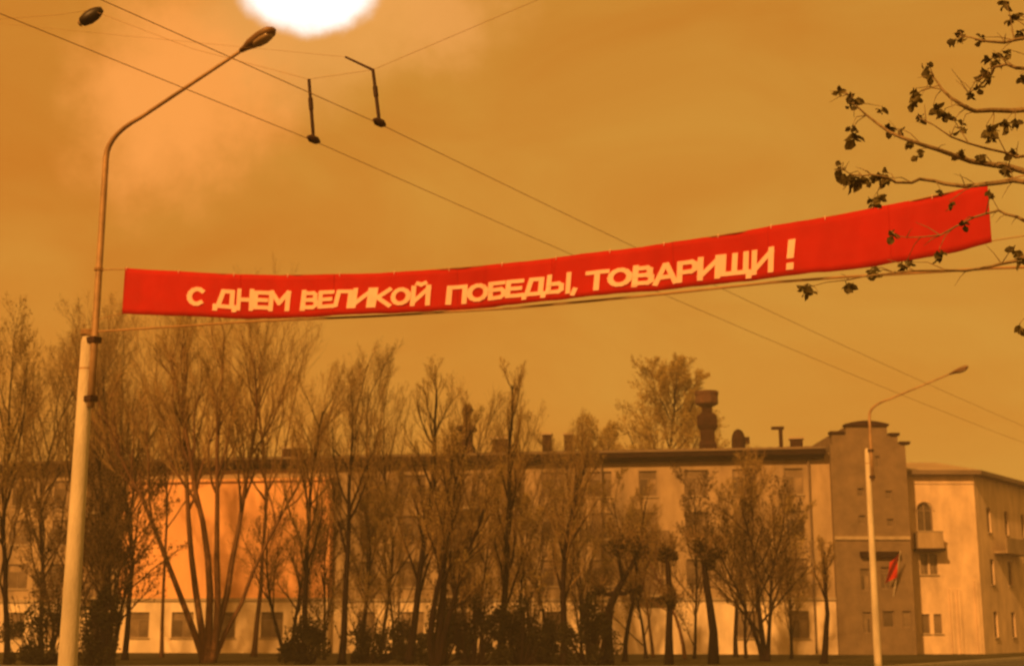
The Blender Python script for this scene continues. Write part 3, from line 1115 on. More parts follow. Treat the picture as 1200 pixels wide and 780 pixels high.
simple(690, 80, 500, 3.5, 40, 'slim tree with light twigs reaching above the eaves left of centre chimneys', kids=(12, 7, 6), first=0.3, buds=5, **UPR)
simple(428, 81, 420, 3.5, 41, 'faint tall tree close to the wall between two dark trunks', kids=(13, 7, 6), first=0.25, buds=5, **UPR)
simple(92, 82, 405, 4, 42, 'pale twigged tree directly behind the concrete lamp post', kids=(13, 8, 6), first=0.2, buds=5, bud=0.11, **UPR)
YT = dict(up=0.45, ang=(20, 42), first=0.14, lens=(0.36, 0.45, 0.5))
for (px, D, yt, sd, lab) in ((68, 70, 590, 81, 'young tree with pale buds just left of the concrete lamp post'),
                             (382, 73, 575, 84, 'young budding tree just right of the added peach bay'),
                             (424, 70, 590, 85, 'young budding tree between two dark straight trunks'),
                             (462, 74, 560, 86, 'young budding tree left of the tall straight black trunk'),
                             (536, 72, 570, 87, 'young budding tree above the tallest dark shrub'),
                             (566, 76, 555, 88, 'young budding tree immediately left of the narrow poplar'),
                             (608, 71, 580, 89, 'young budding tree immediately right of the narrow poplar'),
                             (640, 75, 560, 90, 'young budding tree left of the stub branched black tree'),
                             (680, 73, 575, 91, 'young budding tree right of the stub branched black tree'),
                             (756, 76, 565, 92, 'young budding tree left of the round headed pollarded tree'),
                             (812, 77, 560, 93, 'young budding tree behind the leaning pollarded tree'),
                             (872, 77, 580, 94, 'young budding tree left of the bushy brown tree'),
                             (925, 76, 590, 95, 'young budding tree right of the bushy brown tree')):
    simple(px, D, yt, 2.6, sd, lab, name='young_tree', kids=(10, 6, 5), buds=5, bud=0.13, leaf=('bud' if sd % 3 else 'bud_dark'), **YT)
# the two rounded crowns behind the roof
t = Tree(51, up=0.3, ang=(25, 50), kids=(15, 8, 7), lens=(0.28, 0.5, 0.5), first=0.45, buds=16, bud=0.18, twig_r=0.010)
t.branch(Vector((0, 0, 0)), Vector((0.01, 0, 1)), hgt(766, 448, 110), 0.28, 0)
t.done('leafy_tree', 'rounded olive crowned tree rising behind the roof left of the urn chimney', base_at(766, 110), 'bark_dark', 'bud_olive', 'trees behind the long house')
t = Tree(52, up=0.3, ang=(25, 50), kids=(11, 6, 6), lens=(0.3, 0.5, 0.5), first=0.45, buds=14, bud=0.2, twig_r=0.010)
t.branch(Vector((0, 0, 0)), Vector((0.01, 0, 1)), hgt(700, 520, 114), 0.26, 0)
t.done('leafy_tree', 'lower olive crowned tree just showing over the middle of the roof', base_at(702, 114), 'bark_dark', 'bud_olive', 'trees behind the long house')


# ------------------------------------------------------------------ shrubs along the lawn
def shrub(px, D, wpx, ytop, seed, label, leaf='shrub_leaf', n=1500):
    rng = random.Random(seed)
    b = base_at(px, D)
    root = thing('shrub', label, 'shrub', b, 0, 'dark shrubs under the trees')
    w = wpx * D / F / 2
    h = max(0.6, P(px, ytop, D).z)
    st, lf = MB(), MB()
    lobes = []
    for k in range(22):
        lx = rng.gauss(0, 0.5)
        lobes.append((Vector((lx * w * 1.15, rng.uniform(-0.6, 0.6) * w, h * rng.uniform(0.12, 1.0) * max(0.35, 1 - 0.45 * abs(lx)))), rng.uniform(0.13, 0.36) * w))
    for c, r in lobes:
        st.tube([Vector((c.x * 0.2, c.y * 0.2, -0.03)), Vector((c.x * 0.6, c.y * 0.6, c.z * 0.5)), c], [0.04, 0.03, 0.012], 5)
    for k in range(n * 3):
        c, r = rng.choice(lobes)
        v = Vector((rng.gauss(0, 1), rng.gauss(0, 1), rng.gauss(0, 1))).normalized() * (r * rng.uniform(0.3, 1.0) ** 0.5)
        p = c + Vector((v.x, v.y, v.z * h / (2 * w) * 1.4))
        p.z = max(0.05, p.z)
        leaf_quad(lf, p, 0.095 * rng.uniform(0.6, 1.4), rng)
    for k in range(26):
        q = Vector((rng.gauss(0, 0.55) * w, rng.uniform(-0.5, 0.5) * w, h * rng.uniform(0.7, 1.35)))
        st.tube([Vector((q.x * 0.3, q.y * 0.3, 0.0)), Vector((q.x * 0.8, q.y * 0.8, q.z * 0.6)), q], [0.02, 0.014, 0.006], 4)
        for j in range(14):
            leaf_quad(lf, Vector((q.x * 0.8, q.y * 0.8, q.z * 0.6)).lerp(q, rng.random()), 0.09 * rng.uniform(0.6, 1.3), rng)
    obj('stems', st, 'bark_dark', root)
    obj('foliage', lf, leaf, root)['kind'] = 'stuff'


shrub(362, 64, 70, 722, 61, 'low dark shrub at the foot of the straight tree by the added peach bay')
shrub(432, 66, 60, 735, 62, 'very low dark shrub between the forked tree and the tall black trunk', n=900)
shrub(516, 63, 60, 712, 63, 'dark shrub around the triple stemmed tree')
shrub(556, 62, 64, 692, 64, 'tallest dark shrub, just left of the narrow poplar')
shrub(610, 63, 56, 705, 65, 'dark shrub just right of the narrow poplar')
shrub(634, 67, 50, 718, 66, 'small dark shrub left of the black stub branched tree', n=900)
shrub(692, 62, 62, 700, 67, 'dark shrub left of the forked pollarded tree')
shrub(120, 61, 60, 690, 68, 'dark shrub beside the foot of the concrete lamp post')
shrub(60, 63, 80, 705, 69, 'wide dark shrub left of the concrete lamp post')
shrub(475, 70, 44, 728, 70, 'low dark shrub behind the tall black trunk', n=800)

# ------------------------------------------------------------------ street lamps
ARM = Vector((0.835, -0.55, 0)).normalized()


def street_lamp(px, D, ytop_conc, ybend, ytip, r0, r1, L, label, pr=0.055):
    b = base_at(px, D)
    root = thing('street_lamp', label, 'street lamp', b, 0, 'street lamps along the road')
    zc = P(px, ytop_conc, D).z
    zb2 = P(px, ybend, D).z
    zt2 = P(px, ytip, D - 0.55 * L).z
    m = MB()
    zs = [0, 0.4, zc * 0.5, zc - 0.12, zc - 0.03, zc]
    rs = [r0, r0 * 0.985, (r0 + r1) / 2, r1, r1 * 0.8, r1 * 0.4]
    m.tube([Vector((0, 0, z)) for z in zs], rs, 20)
    post = obj('concrete_post', m, 'concrete', root, False)
    for p in post.data.polygons:
        p.use_smooth = abs(p.normal.z) < 0.5
    # steel pipe clamped to the post's side, bent over into the arm
    o = ARM * (r1 + pr + 0.012)
    pts = [o + Z * (zc - 1.3), o + Z * zc, o + Z * (zb2 - 0.35)]
    tip = o + ARM * L + Z * zt2
    a1 = o + Z * zb2
    for k in range(1, 7):
        s = k / 7
        e0, e1, e2 = o + Z * (zb2 - 0.35), o + Z * (zb2 + 0.1), a1.lerp(tip, 0.22)
        pts.append(e0 * (1 - s) ** 2 + e1 * 2 * s * (1 - s) + e2 * s * s)
    pts.append(a1.lerp(tip, 0.22))
    pts.append(a1.lerp(tip, 0.5))
    pts.append(a1.lerp(tip, 0.84))
    n = len(pts)
    rr = [pr + 0.012, pr + 0.01] + [pr + (pr * 0.55 - pr) * k / (n - 3) for k in range(n - 2)]
    m = MB()
    m.tube(pts, rr, 12)
    obj('arm_pipe', m, 'steel', root, True)
    for zz in (zc - 1.15, zc - 0.1):
        m = MB()
        m.box(r1 * 0.5, r1 + pr * 2 + 0.04, -pr - 0.03, pr + 0.03, zz - 0.05, zz + 0.05)
        c = obj('clamp', m, 'fitting', root)
        c.rotation_euler = (0, 0, math.atan2(ARM.y, ARM.x))
    m = MB()
    m.tube([Z * (zc - 0.62), Z * (zc - 0.58)], [r1 * 1.04, r1 * 1.03], 20)
    obj('band', m, 'steel', root)
    # luminaire: flattened tapering head with a bowl of glass below
    d = (tip - a1).normalized()
    h0 = a1.lerp(tip, 0.82)
    hl = 0.78
    m = MB()
    st = [(0.0, 0.05), (0.12, 0.075), (0.26, 0.125), (0.5, 0.15), (0.7, 0.13), (0.78, 0.06)]
    m.tube([h0 + d * s for s, r in st], [r for s, r in st], 12, flat=0.62)
    hd = obj('lamp_head', m, 'lamp_body', root, True)
    m = MB()
    st = [(0.3, 0.05), (0.38, 0.10), (0.52, 0.115), (0.66, 0.09), (0.72, 0.03)]
    up_ = d.cross(ARM.cross(Z)).normalized()
    if up_.z < 0:
        up_ = -up_
    m.tube([h0 + d * s - up_ * 0.06 for s, r in st], [r for s, r in st], 12, flat=0.6)
    obj('lamp_glass', m, 'lamp_glass', hd, True)
    return b, zc, r1


lampA = street_lamp(84, 24.5, 393, 166, 38, 0.165, 0.115, 4.0, 'tall pale concrete street lamp with bent steel arm at the left')
lampB = street_lamp(1025, 56, 525, 478, 430, 0.15, 0.10, 4.0, 'slim pale concrete street lamp in front of the brown tower')

# ------------------------------------------------------------------ banner across the street
TOPY = [(130, 313), (145, 314), (220, 319), (300, 322), (400, 322), (500, 317), (600, 308), (700, 296), (800, 282), (900, 266), (1000, 249), (1100, 228), (1160, 214), (1200, 204)]
BOTY = [(130, 367), (145, 368), (220, 371), (300, 373), (400, 370), (500, 365), (600, 357), (700, 347), (800, 336), (900, 326), (1000, 316), (1100, 298), (1160, 283), (1200, 274)]


def interp(tab, x):
    if x <= tab[0][0]:
        return tab[0][1]
    for (a, b), (c, d) in zip(tab, tab[1:]):
        if x <= c:
            t = (x - a) / (c - a)
            return b + (d - b) * t
    return tab[-1][1]


def smooth_tab(tab, x):
    return sum(interp(tab, x + k * 14) for k in (-2, -1, 0, 1, 2)) / 5 if 180 < x < 1130 else interp(tab, x)


BL = P(145, 341, 24.0)
BR = P(1160, 249, 19.0)
BL2, BR2 = Vector((BL.x, BL.y, 0)), Vector((BR.x, BR.y, 0))
BD = (BR2 - BL2).normalized()
BN = Vector((BD.y, -BD.x, 0))


def plan(px):
    # ground point of the banner line seen in column px (rows about the banner's)
    lo_, hi_ = -0.15, 1.25
    for _ in range(40):
        s = (lo_ + hi_) / 2
        q = BL2.lerp(BR2, s)
        # projected column at banner height
        zc = 7.25 - CAMZ
        c, s_ = math.cos(TH), math.sin(TH)
        depth = q.y * c + zc * s_
        x = 600 + F * q.x / depth
        if x < px:
            lo_ = s
        else:
            hi_ = s
    return BL2.lerp(BR2, (lo_ + hi_) / 2)


def band(px, v, off=0.0):
    q = plan(px)
    zt_ = P(px, smooth_tab(TOPY, px), q.y).z
    zb_ = P(px, smooth_tab(BOTY, px), q.y).z
    along = (q - BL2).dot(BD)
    rip = 0.06 * math.sin(along * 1.7) * (0.6 + 0.6 * (0.5 - v)) + 0.022 * math.sin(along * 4.3 + 1.2 + 1.5 * v) + 0.010 * math.sin(along * 9.7 + 2.2 * v + 2 * math.sin(along)) * (1.1 - v) + 0.006 * math.sin(along * 17.0 - 3.5 * v)
    p = Vector((q.x, q.y, zb_ + (zt_ - zb_) * v)) + BN * (off + rip)
    return p


banner_base = Vector((0, 21.5, 6.4))
banner = thing('street_banner', 'long red cloth banner with white Cyrillic lettering hung across the street', 'banner', banner_base, 0)
m = MB()
NXB, NVB = 300, 8
pxs = [145 + (1160 - 145) * i / NXB for i in range(NXB + 1)]
cols_ = [[band(px, j / NVB) - banner_base for j in range(NVB + 1)] for px in pxs]
i0 = len(m.v)
for c in cols_:
    m.v += [tuple(p) for p in c]
for c in cols_:
    m.v += [tuple(p - BN * 0.012) for p in c]
W_ = NVB + 1
off_ = len(cols_) * W_
for i in range(NXB):
    for j in range(NVB):
        a = i * W_ + j
        m.f.append((a, a + W_, a + W_ + 1, a + 1))
        m.f.append((off_ + a, off_ + a + 1, off_ + a + W_ + 1, off_ + a + W_))
for i in range(NXB):
    for j in (0, NVB):
        a = i * W_ + j
        m.f.append((a, a + W_, off_ + a + W_, off_ + a) if j else (a, off_ + a, off_ + a + W_, a + W_))
for i in (0, NXB):
    for j in range(NVB):
        a = i * W_ + j
        m.f.append((a, a + 1, off_ + a + 1, off_ + a) if i else (a, off_ + a, off_ + a + 1, a + 1))
obj('cloth', m, 'red_cloth', banner, True)
for k in range(1, 8):                      # sewn joints between the lengths of cloth
    px = 145 + (1160 - 145) * k / 8 + (9 if k % 2 else -6)
    m = MB()
    pts = [band(px, j / 8, 0.004) - banner_base for j in range(9)]
    m.tube(pts, [0.006] * 9, 5, flat=0.8)
    obj('seam', m, 'red_cloth', banner)
for px, v in [(147 + 1010 * k / 16, 0.985) for k in range(17)]:
    m = MB()
    c = band(px, v, 0.0) - banner_base
    m.tube([c + BN * 0.014 + Z * -0.03, c + BN * 0.02, c + Z * 0.03, c - BN * 0.05], [0.006] * 4, 5)
    obj('tie', m, 'white_cloth', banner)


def arcp(cx, cy, rx, ry, a0, a1, n=9):
    return [(cx + rx * math.cos(R(a0 + (a1 - a0) * k / n)), cy + ry * math.sin(R(a0 + (a1 - a0) * k / n))) for k in range(n + 1)]


h = 0.1
LET = {
    u'С': (0.78, [arcp(0.44, 0.5, 0.34, 0.4, 48, 312, 10)]),
    u'Д': (0.98, [[(0.2, 0.1), (0.34, 0.9), (0.76, 0.9), (0.76, 0.1)], [(0.06, 0.08), (0.92, 0.08)], [(0.09, 0.08), (0.09, -0.10)], [(0.89, 0.08), (0.89, -0.10)]]),
    u'Н': (0.82, [[(0.1, 0), (0.1, 1)], [(0.72, 0), (0.72, 1)], [(0.1, 0.5), (0.72, 0.5)]]),
    u'Е': (0.72, [[(0.66, 0.9), (0.1, 0.9), (0.1, 0.1), (0.68, 0.1)], [(0.1, 0.5), (0.6, 0.5)]]),
    u'М': (0.98, [[(0.1, 0), (0.1, 0.95), (0.49, 0.35), (0.88, 0.95), (0.88, 0)]]),
    u'В': (0.80, [[(0.1, 0), (0.1, 1)], [(0.1, 0.9), (0.52, 0.9), (0.64, 0.8), (0.64, 0.62), (0.52, 0.52), (0.1, 0.52)], [(0.52, 0.52), (0.7, 0.42), (0.7, 0.2), (0.56, 0.1), (0.1, 0.1)]]),
    u'Л': (0.86, [[(0.04, 0.08), (0.16, 0.12), (0.24, 0.9), (0.76, 0.9), (0.76, 0)]]),
    u'И': (0.86, [[(0.1, 1), (0.1, 0)], [(0.1, 0.12), (0.76, 0.88)], [(0.76, 0), (0.76, 1)]]),
    u'К': (0.80, [[(0.1, 0), (0.1, 1)], [(0.72, 0.95), (0.22, 0.5), (0.74, 0.03)]]),
    u'О': (0.90, [arcp(0.45, 0.5, 0.35, 0.4, 0, 360, 14)]),
    u'Й': (0.86, [[(0.1, 1), (0.1, 0)], [(0.1, 0.12), (0.76, 0.88)], [(0.76, 0), (0.76, 1)], [(0.26, 1.2), (0.43, 1.12), (0.6, 1.2)]]),
    u'П': (0.84, [[(0.1, 0), (0.1, 0.9), (0.74, 0.9), (0.74, 0)]]),
    u'Б': (0.78, [[(0.66, 0.9), (0.1, 0.9), (0.1, 0.1), (0.56, 0.1), (0.7, 0.2), (0.7, 0.42), (0.56, 0.54), (0.1, 0.54)]]),
    u'Ы': (1.06, [[(0.1, 1), (0.1, 0.1), (0.5, 0.1), (0.64, 0.2), (0.64, 0.44), (0.5, 0.54), (0.1, 0.54)], [(0.94, 0), (0.94, 1)]]),
    u',': (0.32, [[(0.18, 0.1), (0.1, -0.14)]]),
    u'Т': (0.80, [[(0.04, 0.9), (0.76, 0.9)], [(0.4, 0.9), (0.4, 0)]]),
    u'А': (0.88, [[(0.06, 0), (0.4, 0.92), (0.48, 0.92), (0.82, 0)], [(0.2, 0.3), (0.68, 0.3)]]),
    u'Р': (0.78, [[(0.1, 0), (0.1, 0.9), (0.54, 0.9), (0.68, 0.8), (0.68, 0.52), (0.54, 0.42), (0.1, 0.42)]]),
    u'Щ': (1.18, [[(0.1, 1), (0.1, 0.1), (1.06, 0.1)], [(0.53, 0.1), (0.53, 1)], [(0.96, 0.1), (0.96, 1)], [(1.08, 0.1), (1.08, -0.14)]]),
    u'!': (0.40, [[(0.22, 1.05), (0.20, 0.46)], [(0.2, 0.10), (0.2, 0.0)]]),
}
# each word: text, first column, last column (photograph)
WORDS = [(u'С', 222, 241), (u'ДНЕМ', 252, 340), (u'ВЕЛИКОЙ', 353, 505), (u'ПОБЕДЫ,', 523, 679), (u'ТОВАРИЩИ', 688, 906), (u'!', 918, 934)]
VB = [(222, 0.245), (340, 0.19), (505, 0.18), (523, 0.17), (679, 0.15), (688, 0.15), (906, 0.14), (934, 0.15)]
VH = [(222, 0.42), (505, 0.42), (679, 0.42), (906, 0.41), (918, 0.46), (934, 0.46)]
TK = 0.21
SH = 0.06
for word, xa, xb in WORDS:
    tot = sum(LET[c][0] for c in word)
    pos = 0.0
    for c in word:
        w, strokes = LET[c]
        m = MB()
        lay = 0
        for pl in strokes:
            for (ax, ay), (bx, by) in zip(pl, pl[1:]):
                dx, dy = bx - ax, by - ay
                # letter cells are about as wide as high; keep the stroke even
                ll = math.hypot(dx, dy)
                if ll < 1e-6:
                    continue
                ux, uy = dx / ll, dy / ll
                e_ = TK * 0.42
                ax2, ay2, bx2, by2 = ax - ux * e_, ay - uy * e_, bx + ux * e_, by + uy * e_
                ox, oy = -uy * TK / 2, ux * TK / 2
                lay += 1
                NS = max(2, int(ll / 0.14) + 1)
                i = len(m.v)
                for k in range(NS + 1):
                    t_ = k / NS
                    mxp, myp = ax2 + (bx2 - ax2) * t_, ay2 + (by2 - ay2) * t_
                    for sgn, of in ((-1, 0.012 + 0.0007 * lay), (1, 0.012 + 0.0007 * lay), (1, 0.002), (-1, 0.002)):
                        qx, qy = mxp + sgn * ox, myp + sgn * oy
                        qx = qx + SH * (qy - 0.5)
                        px = xa + (xb - xa) * (pos + qx) / tot
                        vv = interp(VB, px) + interp(VH, px) * qy
                        m.v.append(tuple(band(px, vv, of) - banner_base))
                for k in range(NS):
                    a_ = i + 4 * k
                    for j in range(4):
                        j2 = (j + 1) % 4
                        m.f.append((a_ + j2, a_ + j, a_ + 4 + j, a_ + 4 + j2))
                m.f.append((i, i + 1, i + 2, i + 3))
                m.f.append((i + 4 * NS + 3, i + 4 * NS + 2, i + 4 * NS + 1, i + 4 * NS))
        obj('letter', m, 'white_cloth', banner)
        pos += w
# ropes: a heavy lower cable from the lamp post to a pole beyond the right edge, and corner ties
PA = Vector((lampA[0].x, lampA[0].y, 0)) + ARM * 0.1


def cable_obj(name, pts, r, mt, parent=None, n=6):
    m = MB()
    m.tube(pts, [r] * len(pts), n)
    return obj(name, m, mt, parent)


EP = plan(1160) + BD * 1.9           # pole just outside the frame on the right
low = []
for px, py in ((300, 375.5), (450, 369), (600, 360), (750, 346), (900, 330), (985, 323.5), (1080, 318), (1160, 313)):
    q = plan(px)
    low.append(Vector((q.x, q.y, P(px, py, q.y).z)) - BN * 0.06 - banner_base)
startp = Vector((PA.x, PA.y, P(102, 389, PA.y).z)) - banner_base
endp = Vector((EP.x, EP.y, P(1230, 309, EP.y).z)) - banner_base
cable_obj('lower_cable', [startp] + low + [endp], 0.020, 'cable', banner)
upp = []
for px in (150, 300, 450, 600, 750, 900, 1050, 1155):
    upp.append(band(px, 0.99, -0.03) - banner_base)
upstart = Vector((PA.x, PA.y, upp[0].z + banner_base.z + 0.1)) - banner_base
upend = Vector((EP.x, EP.y, upp[-1].z + banner_base.z + 0.25)) - banner_base
cable_obj('upper_rope', [upstart] + upp + [upend], 0.010, 'cable', banner)
tie = band(1158, 0.03, -0.02) - banner_base
cable_obj('corner_tie', [tie, Vector((EP.x, EP.y, tie.z + banner_base.z + 0.12)) - banner_base], 0.008, 'cable', banner)
tie = band(147, 0.03, -0.02) - banner_base
cable_obj('corner_tie', [tie, Vector((PA.x, PA.y, tie.z + banner_base.z - 0.05)) - banner_base], 0.008, 'cable', banner)


for zz, rr in ((startp.z, 0.014), (upstart.z, 0.009)):
    m = MB()
    c0_ = Vector((lampA[0].x, lampA[0].y, 0)) - Vector((banner_base.x, banner_base.y, 0)) + (ARM * 0.175 if zz > startp.z + 0.1 else Vector((0, 0, 0)))
    rad_ = 0.075 if zz > startp.z + 0.1 else 0.13
    for w_ in range(3):
        ring = [c0_ + Vector((rad_ * math.cos(a_ * math.pi / 8), rad_ * math.sin(a_ * math.pi / 8), zz + (w_ - 1) * rr * 2.1 + 0.004 * math.sin(a_))) for a_ in range(17)]
        m.tube(ring, [rr] * 17, 5)
    obj('rope_lashing', m, 'cable', banner)['kind'] = 'stuff'


def plain_pole(p, H, label):
    root = thing('steel_pole', label, 'pole', (p.x, p.y, 0), 0, 'wire poles beside the road')
    m = MB()
    m.tube([Vector((0, 0, 0)), Vector((0, 0, 0.8)), Vector((0, 0, H))], [0.13, 0.12, 0.08], 14)
    obj('shaft', m, 'steel', root, True)
    m = MB()
    m.tube([Vector((0, 0, H + 0.003)), Vector((0, 0, H + 0.05)), Vector((0, 0, H + 0.1))], [0.1, 0.09, 0.02], 14)
    obj('cap', m, 'fitting', root)
    for zz in (H - 0.4, H - 1.4):
        m = MB()
        m.tube([Vector((0, 0, zz - 0.05)), Vector((0, 0, zz + 0.05))], [0.11, 0.11], 14)
        obj('clamp', m, 'fitting', root)


plain_pole(EP, 8.6, 'steel pole outside the right edge carrying the banner cables')

# ------------------------------------------------------------------ overhead wires
WZ = 8.0
w1 = P(445, 126, 17.35)
w1.z = WZ
w2 = P(368, 146, 18.0)
w2.z = WZ


def wire_pts(p, z):
    pts = []
    for k in range(-30, 201, 5):
        q = p + RD * k
        s = ((k % 40) / 40.0)
        pts.append(Vector((q.x, q.y, z - 0.28 * (s * (1 - s)) * 4 * 0.5)))
    return pts


for p, lab in ((w1, 'upper of the two parallel overhead wires above the banner'), (w2, 'lower of the two parallel overhead wires above the banner')):
    m = MB()
    pts = wire_pts(p, WZ)
    m.tube(pts, [0.0050] * len(pts), 6)
    tag(obj('overhead_wire', m, 'cable'), lab, 'wire', 'overhead wires along the road')
# the span wire that carries them, with two hangers and a dark lamp
span_dir = Vector((-0.835, 0.55, 0)).normalized()
h1 = P(437, 82, 17.3)
s2 = w1 + span_dir * 1.02
h2 = P(362, 93, 17.9)
lampP = P(107, 12, 20.2)
endL = lampP + span_dir * 5.2 + Vector((0, 0, 1.0))
endR = h1 - span_dir * 9.4 + Vector((0, 0, 1.6))
spt = [endL, lampP + span_dir * 0.8 + Vector((0, 0, 0.12)), lampP, lampP.lerp(h2, 0.5) + Vector((0, 0, -0.10)), h2, h1, h1.lerp(endR, 0.5) + Vector((0, 0, -0.2)), endR]
spn = thing('span_wire', 'thin span wire with two hangers above the overhead wires', 'wire', (h1.x, h1.y, h1.z), 0)
m = MB()
m.tube([p - h1 for p in spt], [0.003] * len(spt), 5)
obj('wire', m, 'cable', spn)
for top, wpt in ((h1, w1), (h2, w2)):
    # hanger foot: nearest point on the wire line below
    m = MB()
    foot_ = wpt + Vector((0, 0, 0.02))
    a, b = top - h1, foot_ - h1
    m.tube([a, a.lerp(b, 0.3), a.lerp(b, 0.32), a.lerp(b, 0.5), a.lerp(b, 0.52), a.lerp(b, 0.85), b], [0.022, 0.022, 0.032, 0.032, 0.024, 0.024, 0.018], 8)
    hg = obj('hanger', m, 'fitting', spn)
    m = MB()
    m.tube([b - RD * 0.12, b - RD * 0.05, b + RD * 0.05, b + RD * 0.12], [0.02, 0.055, 0.055, 0.02], 8)
    obj('wire_clamp', m, 'fitting', hg)
m = MB()
a = h1 - h1
m.tube([a, P(405, 67, 17.6) - h1], [0.02, 0.016], 6)
obj('strut', m, 'fitting', spn)
m = MB()
m.tube([P(405, 67, 17.6) - h1, endL - h1 + Vector((0, 0, 0.25))], [0.002, 0.002], 5)
obj('tie_wire', m, 'cable', spn)
# dark suspended lamp
sl_ = thing('suspended_lamp', 'small dark lamp hanging from the span wire in the top left corner', 'lamp', (lampP.x, lampP.y, lampP.z - 0.3), 0)
ax = Vector((0.80, 0.0, 0.58)).normalized()
c0 = P(107, 19, 20.2) - Vector((lampP.x, lampP.y, lampP.z - 0.3))
m = MB()
st = [(-0.20, 0.03), (-0.17, 0.075), (-0.05, 0.105), (0.06, 0.10), (0.14, 0.075), (0.20, 0.04)]
m.tube([c0 + ax * s for s, r in st], [r for s, r in st], 14)
hd = obj('lamp_housing', m, 'dark_lamp', sl_, True)
m = MB()
st = [(-0.235, 0.02), (-0.22, 0.05), (-0.201, 0.06)]
m.tube([c0 + ax * s for s, r in st], [r for s, r in st], 12)
obj('lamp_lens', m, 'lamp_glass', hd, True)
m = MB()
m.tube([c0 + ax * 0.05 + Vector((0, 0, 0.05)), Vector((0, 0, 0.3))], [0.014, 0.014], 6)
obj('bracket', m, 'fitting', sl_)
plain_pole(endL, endL.z + 0.4, 'steel pole outside the left edge carrying the span wire')
plain_pole(endR, endR.z + 0.4, 'steel pole outside the top right carrying the span wire')

# ------------------------------------------------------------------ near tree whose boughs reach in from the right
ND = 13.0
nb_ = Vector((P(1440, 700, ND).x, ND + 0.5, 0))
near = thing('near_tree', 'near tree at the right edge with young leaf clusters over the banner', 'tree', nb_, 0)
rng = random.Random(77)
tr = MB()
tp = [Vector((0, 0, -0.1)), Vector((0.02, 0, 0.5)), Vector((0.05, 0.05, 2.5)), Vector((-0.05, 0, 4.5)), Vector((0.02, -0.05, 6.5)), Vector((0.1, 0, 8.5)), Vector((0.0, 0.1, 10.5))]
tr.tube(tp, [0.24, 0.19, 0.165, 0.145, 0.12, 0.085, 0.03], 12)
obj('trunk', tr, 'near_bark', near, True)


def leaf_cluster_mesh(seed):
    r = random.Random(seed)
    m = MB()
    n = r.randint(6, 9)
    # short stalk
    m.tube([Vector((0, 0, 0)), Vector((0.01, 0.01, -0.03)), Vector((0.0, 0.0, -0.07))], [0.004, 0.003, 0.002], 4)
    for k in range(n):
        d = Vector((r.gauss(0, 0.8), r.gauss(0, 0.8), r.uniform(-1.0, 0.35))).normalized()
        L = r.uniform(0.055, 0.10)
        s = d.cross(Vector((r.gauss(0, 1), r.gauss(0, 1), r.gauss(0, 1)))).normalized()
        nrm = d.cross(s)
        b = Vector((0, 0, -r.uniform(0.0, 0.07)))
        w = L * r.uniform(0.28, 0.42)
        pts = [b, b + d * L * 0.35 + s * w + nrm * 0.008, b + d * L * 0.75 + s * w * 0.7 + nrm * 0.006, b + d * L - nrm * 0.01,
               b + d * L * 0.75 - s * w * 0.7 + nrm * 0.006, b + d * L * 0.35 - s * w + nrm * 0.008, b + d * L * 0.55]
        i = len(m.v)
        m.v += [tuple(p) for p in pts]
        m.f += [(i, i + 1, i + 6), (i + 1, i + 2, i + 6), (i + 2, i + 3, i + 6), (i + 3, i + 4, i + 6), (i + 4, i + 5, i + 6), (i + 5, i, i + 6)]
    return m.mesh('leaf_cluster', 'leaf')


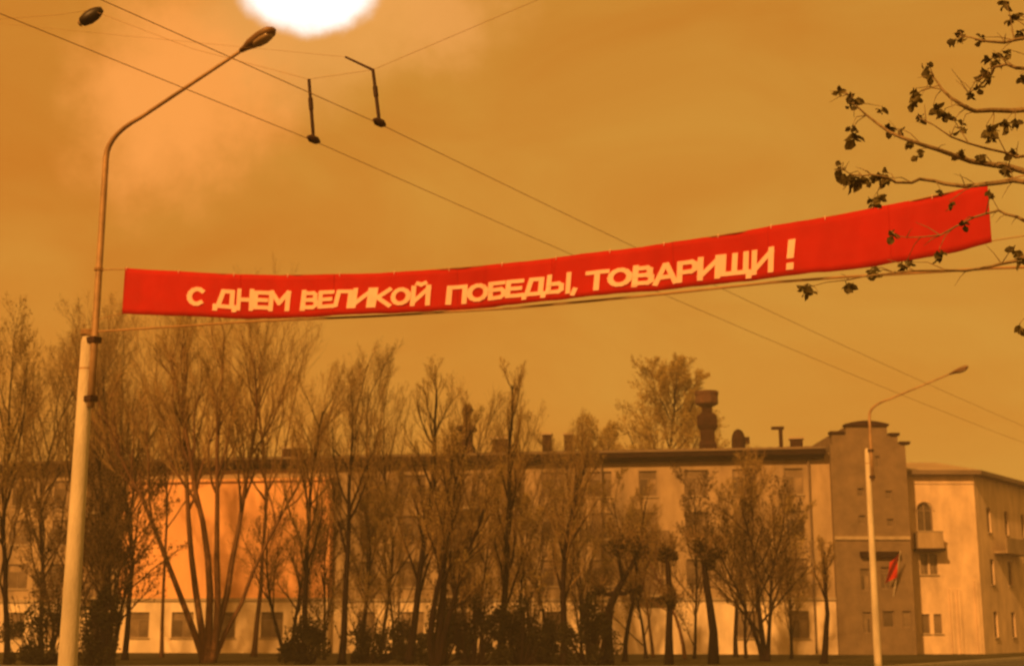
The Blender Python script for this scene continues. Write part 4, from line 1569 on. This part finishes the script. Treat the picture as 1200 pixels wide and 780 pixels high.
LC = [leaf_cluster_mesh(300 + k) for k in range(6)]
boughs = [
    # (start height on trunk, bough pixels, leaf pixels)
    ([(1270, 222), (1195, 197), (1150, 193), (1110, 180), (1065, 166), (1035, 151), (1008, 128), (988, 104)],
     [(984, 108, .8), (997, 112, 1.2), (994, 124, .8), (1000, 150, .7), (997, 158, 1.3), (1034, 129, .8), (1041, 153, .8), (1056, 155, .7), (1064, 168, .7), (1075, 180, .9), (1124, 180, .8), (1148, 186, .7), (1180, 195, .9), (1185, 178, .9)], 0.021),
    ([(1270, 120), (1200, 130), (1150, 130), (1125, 124), (1108, 110), (1096, 96), (1087, 78)],
     [(1087, 79, .9), (1094, 92, .7), (1074, 108, 1.0), (1066, 123, .8), (1094, 127, .9), (1108, 132, .9), (1076, 113, .7), (1128, 150, .9), (1156, 152, 1.0), (1163, 158, .8), (1180, 145, 1.0), (1190, 143, .8)], 0.018),
    ([(1270, 30), (1200, 46), (1165, 52), (1145, 47), (1120, 42)],
     [(1120, 43, 1.1), (1127, 46, .7), (1150, 48, .8), (1182, 22, .9), (1192, 20, .8), (1178, 2, .9), (1196, 40, .7)], 0.014),
    ([(1270, 78), (1200, 82), (1170, 72), (1158, 92), (1142, 105), (1134, 113)],
     [(1164, 68, 1.1), (1172, 72, .9), (1161, 89, 1.1), (1158, 92, .8), (1144, 104, .8), (1136, 112, .7), (1182, 62, .8), (1196, 92, .8)], 0.013),
    ([(1270, 235), (1200, 208), (1160, 216), (1115, 219), (1085, 208), (1060, 216), (1030, 205), (1002, 207), (987, 196)],
     [(986, 196, .9), (998, 207, 1.5), (1003, 212, 1.2), (1018, 212, .8), (1028, 208, 1.1), (1034, 205, 1.0), (1036, 213, .8), (1028, 230, 1.0), (1023, 237, .8), (1178, 200, .9), (1102, 226, .6), (1113, 240, .7)], 0.017),
    ([(1275, 300), (1210, 262), (1185, 252), (1165, 246), (1130, 262), (1090, 280), (1050, 276)],
     [(1045, 275, .9), (1128, 265, .7), (1101, 296, 1.0), (1064, 308, .7), (1160, 226, .7)], 0.012),
    ([(1275, 330), (1200, 300), (1185, 306), (1150, 316), (1090, 316), (1030, 322), (980, 330), (940, 336)],
     [(940, 340, 1.0), (991, 334, .9), (1030, 322, .8), (1020, 320, .7), (1062, 312, .8), (1190, 292, .9), (1192, 306, .8), (1196, 383, .9)], 0.012),
    ([(1270, 168), (1200, 186), (1170, 176), (1120, 166), (1100, 150), (1080, 140)],
     [(1112, 136, .8), (1080, 140, .6), (1162, 160, .8)], 0.011),
]
for bi, (pl, leaves, r0) in enumerate(boughs):
    depth = ND + rng.uniform(-0.7, 0.7)
    pts = []
    for k, (x, y) in enumerate(pl):
        d = depth + 0.35 * math.sin(k * 1.1 + bi)
        pts.append(P(x, y, d) - nb_)
    st0 = pts[0]
    zt0 = max(2.0, st0.z - 0.9 - 0.5 * rng.random())
    kx = 0.02
    anchor = Vector((kx, 0, zt0))
    full = [anchor, anchor.lerp(st0, 0.5) + Vector((0, 0, 0.12))] + pts
    # soften corners
    sm = [full[0]]
    for a, b in zip(full, full[1:]):
        sm += [a.lerp(b, 0.3) + Vector((rng.gauss(0, .008), rng.gauss(0, .008), rng.gauss(0, .008))), a.lerp(b, 0.7) + Vector((rng.gauss(0, .008), 0, rng.gauss(0, .008)))]
    sm.append(full[-1])
    n = len(sm)
    m = MB()
    m.tube(sm, [max(0.004, r0 * 2.2 * (1 - k / n) ** 0.9 * (1 if k > 3 else 1.0)) for k in range(n)], 7)
    for (lx, ly, s) in leaves:
        lp = P(lx, ly, depth + rng.uniform(-0.2, 0.2)) - nb_
        q = min(sm[2:], key=lambda a: (a - lp).length + (0.3 if a.x < lp.x else 0))
        top = lp + Vector((0, 0, 0.04))
        mid = q.lerp(top, 0.5) + Vector((rng.gauss(0, .02), rng.gauss(0, .02), 0.03))
        m.tube([q, mid, top], [0.006, 0.0045, 0.003], 4, cap=False)
    # bare side shoots
    for k in range(9):
        q = sm[rng.randint(5, n - 2)]
        e1 = q + Vector((rng.uniform(-0.22, 0.05), rng.gauss(0, 0.1), rng.uniform(-0.16, 0.22)))
        m.tube([q, q.lerp(e1, 0.5) + Vector((0, 0, 0.015)), e1], [0.005, 0.004, 0.002], 4, cap=False)
    bo = obj('bough', m, 'near_bark', near, True)
    for (lx, ly, s) in leaves:
        lp = P(lx, ly, depth + rng.uniform(-0.2, 0.2)) - nb_ + Vector((0, 0, 0.04))
        link('leaf_cluster', rng.choice(LC), bo, lp, (rng.gauss(0, 0.3), rng.gauss(0, 0.3), rng.uniform(0, 6.28)), (s * 1.25,) * 3)

# ------------------------------------------------------------------ hazy air of the whole place
hz = MB()
hz.box(-701, 701, -91, 901, -1.0, 25.0)
hm = bpy.data.materials.new('haze')
hm.use_nodes = True
ht = hm.node_tree
ht.nodes.clear()
ho = nn(ht, 'ShaderNodeOutputMaterial')
hv = nn(ht, 'ShaderNodeVolumePrincipled')
hv.inputs['Color'].default_value = (0.9, 0.88, 0.85, 1)
hv.inputs['Density'].default_value = 0.0010
hv.inputs['Anisotropy'].default_value = 0.0
ht.links.new(hv.outputs[0], ho.inputs['Volume'])
haze = obj('haze', hz, hm)
haze['kind'] = 'stuff'
haze['label'] = 'thin amber haze filling the air over the street'
S.cycles.volume_bounces = 1
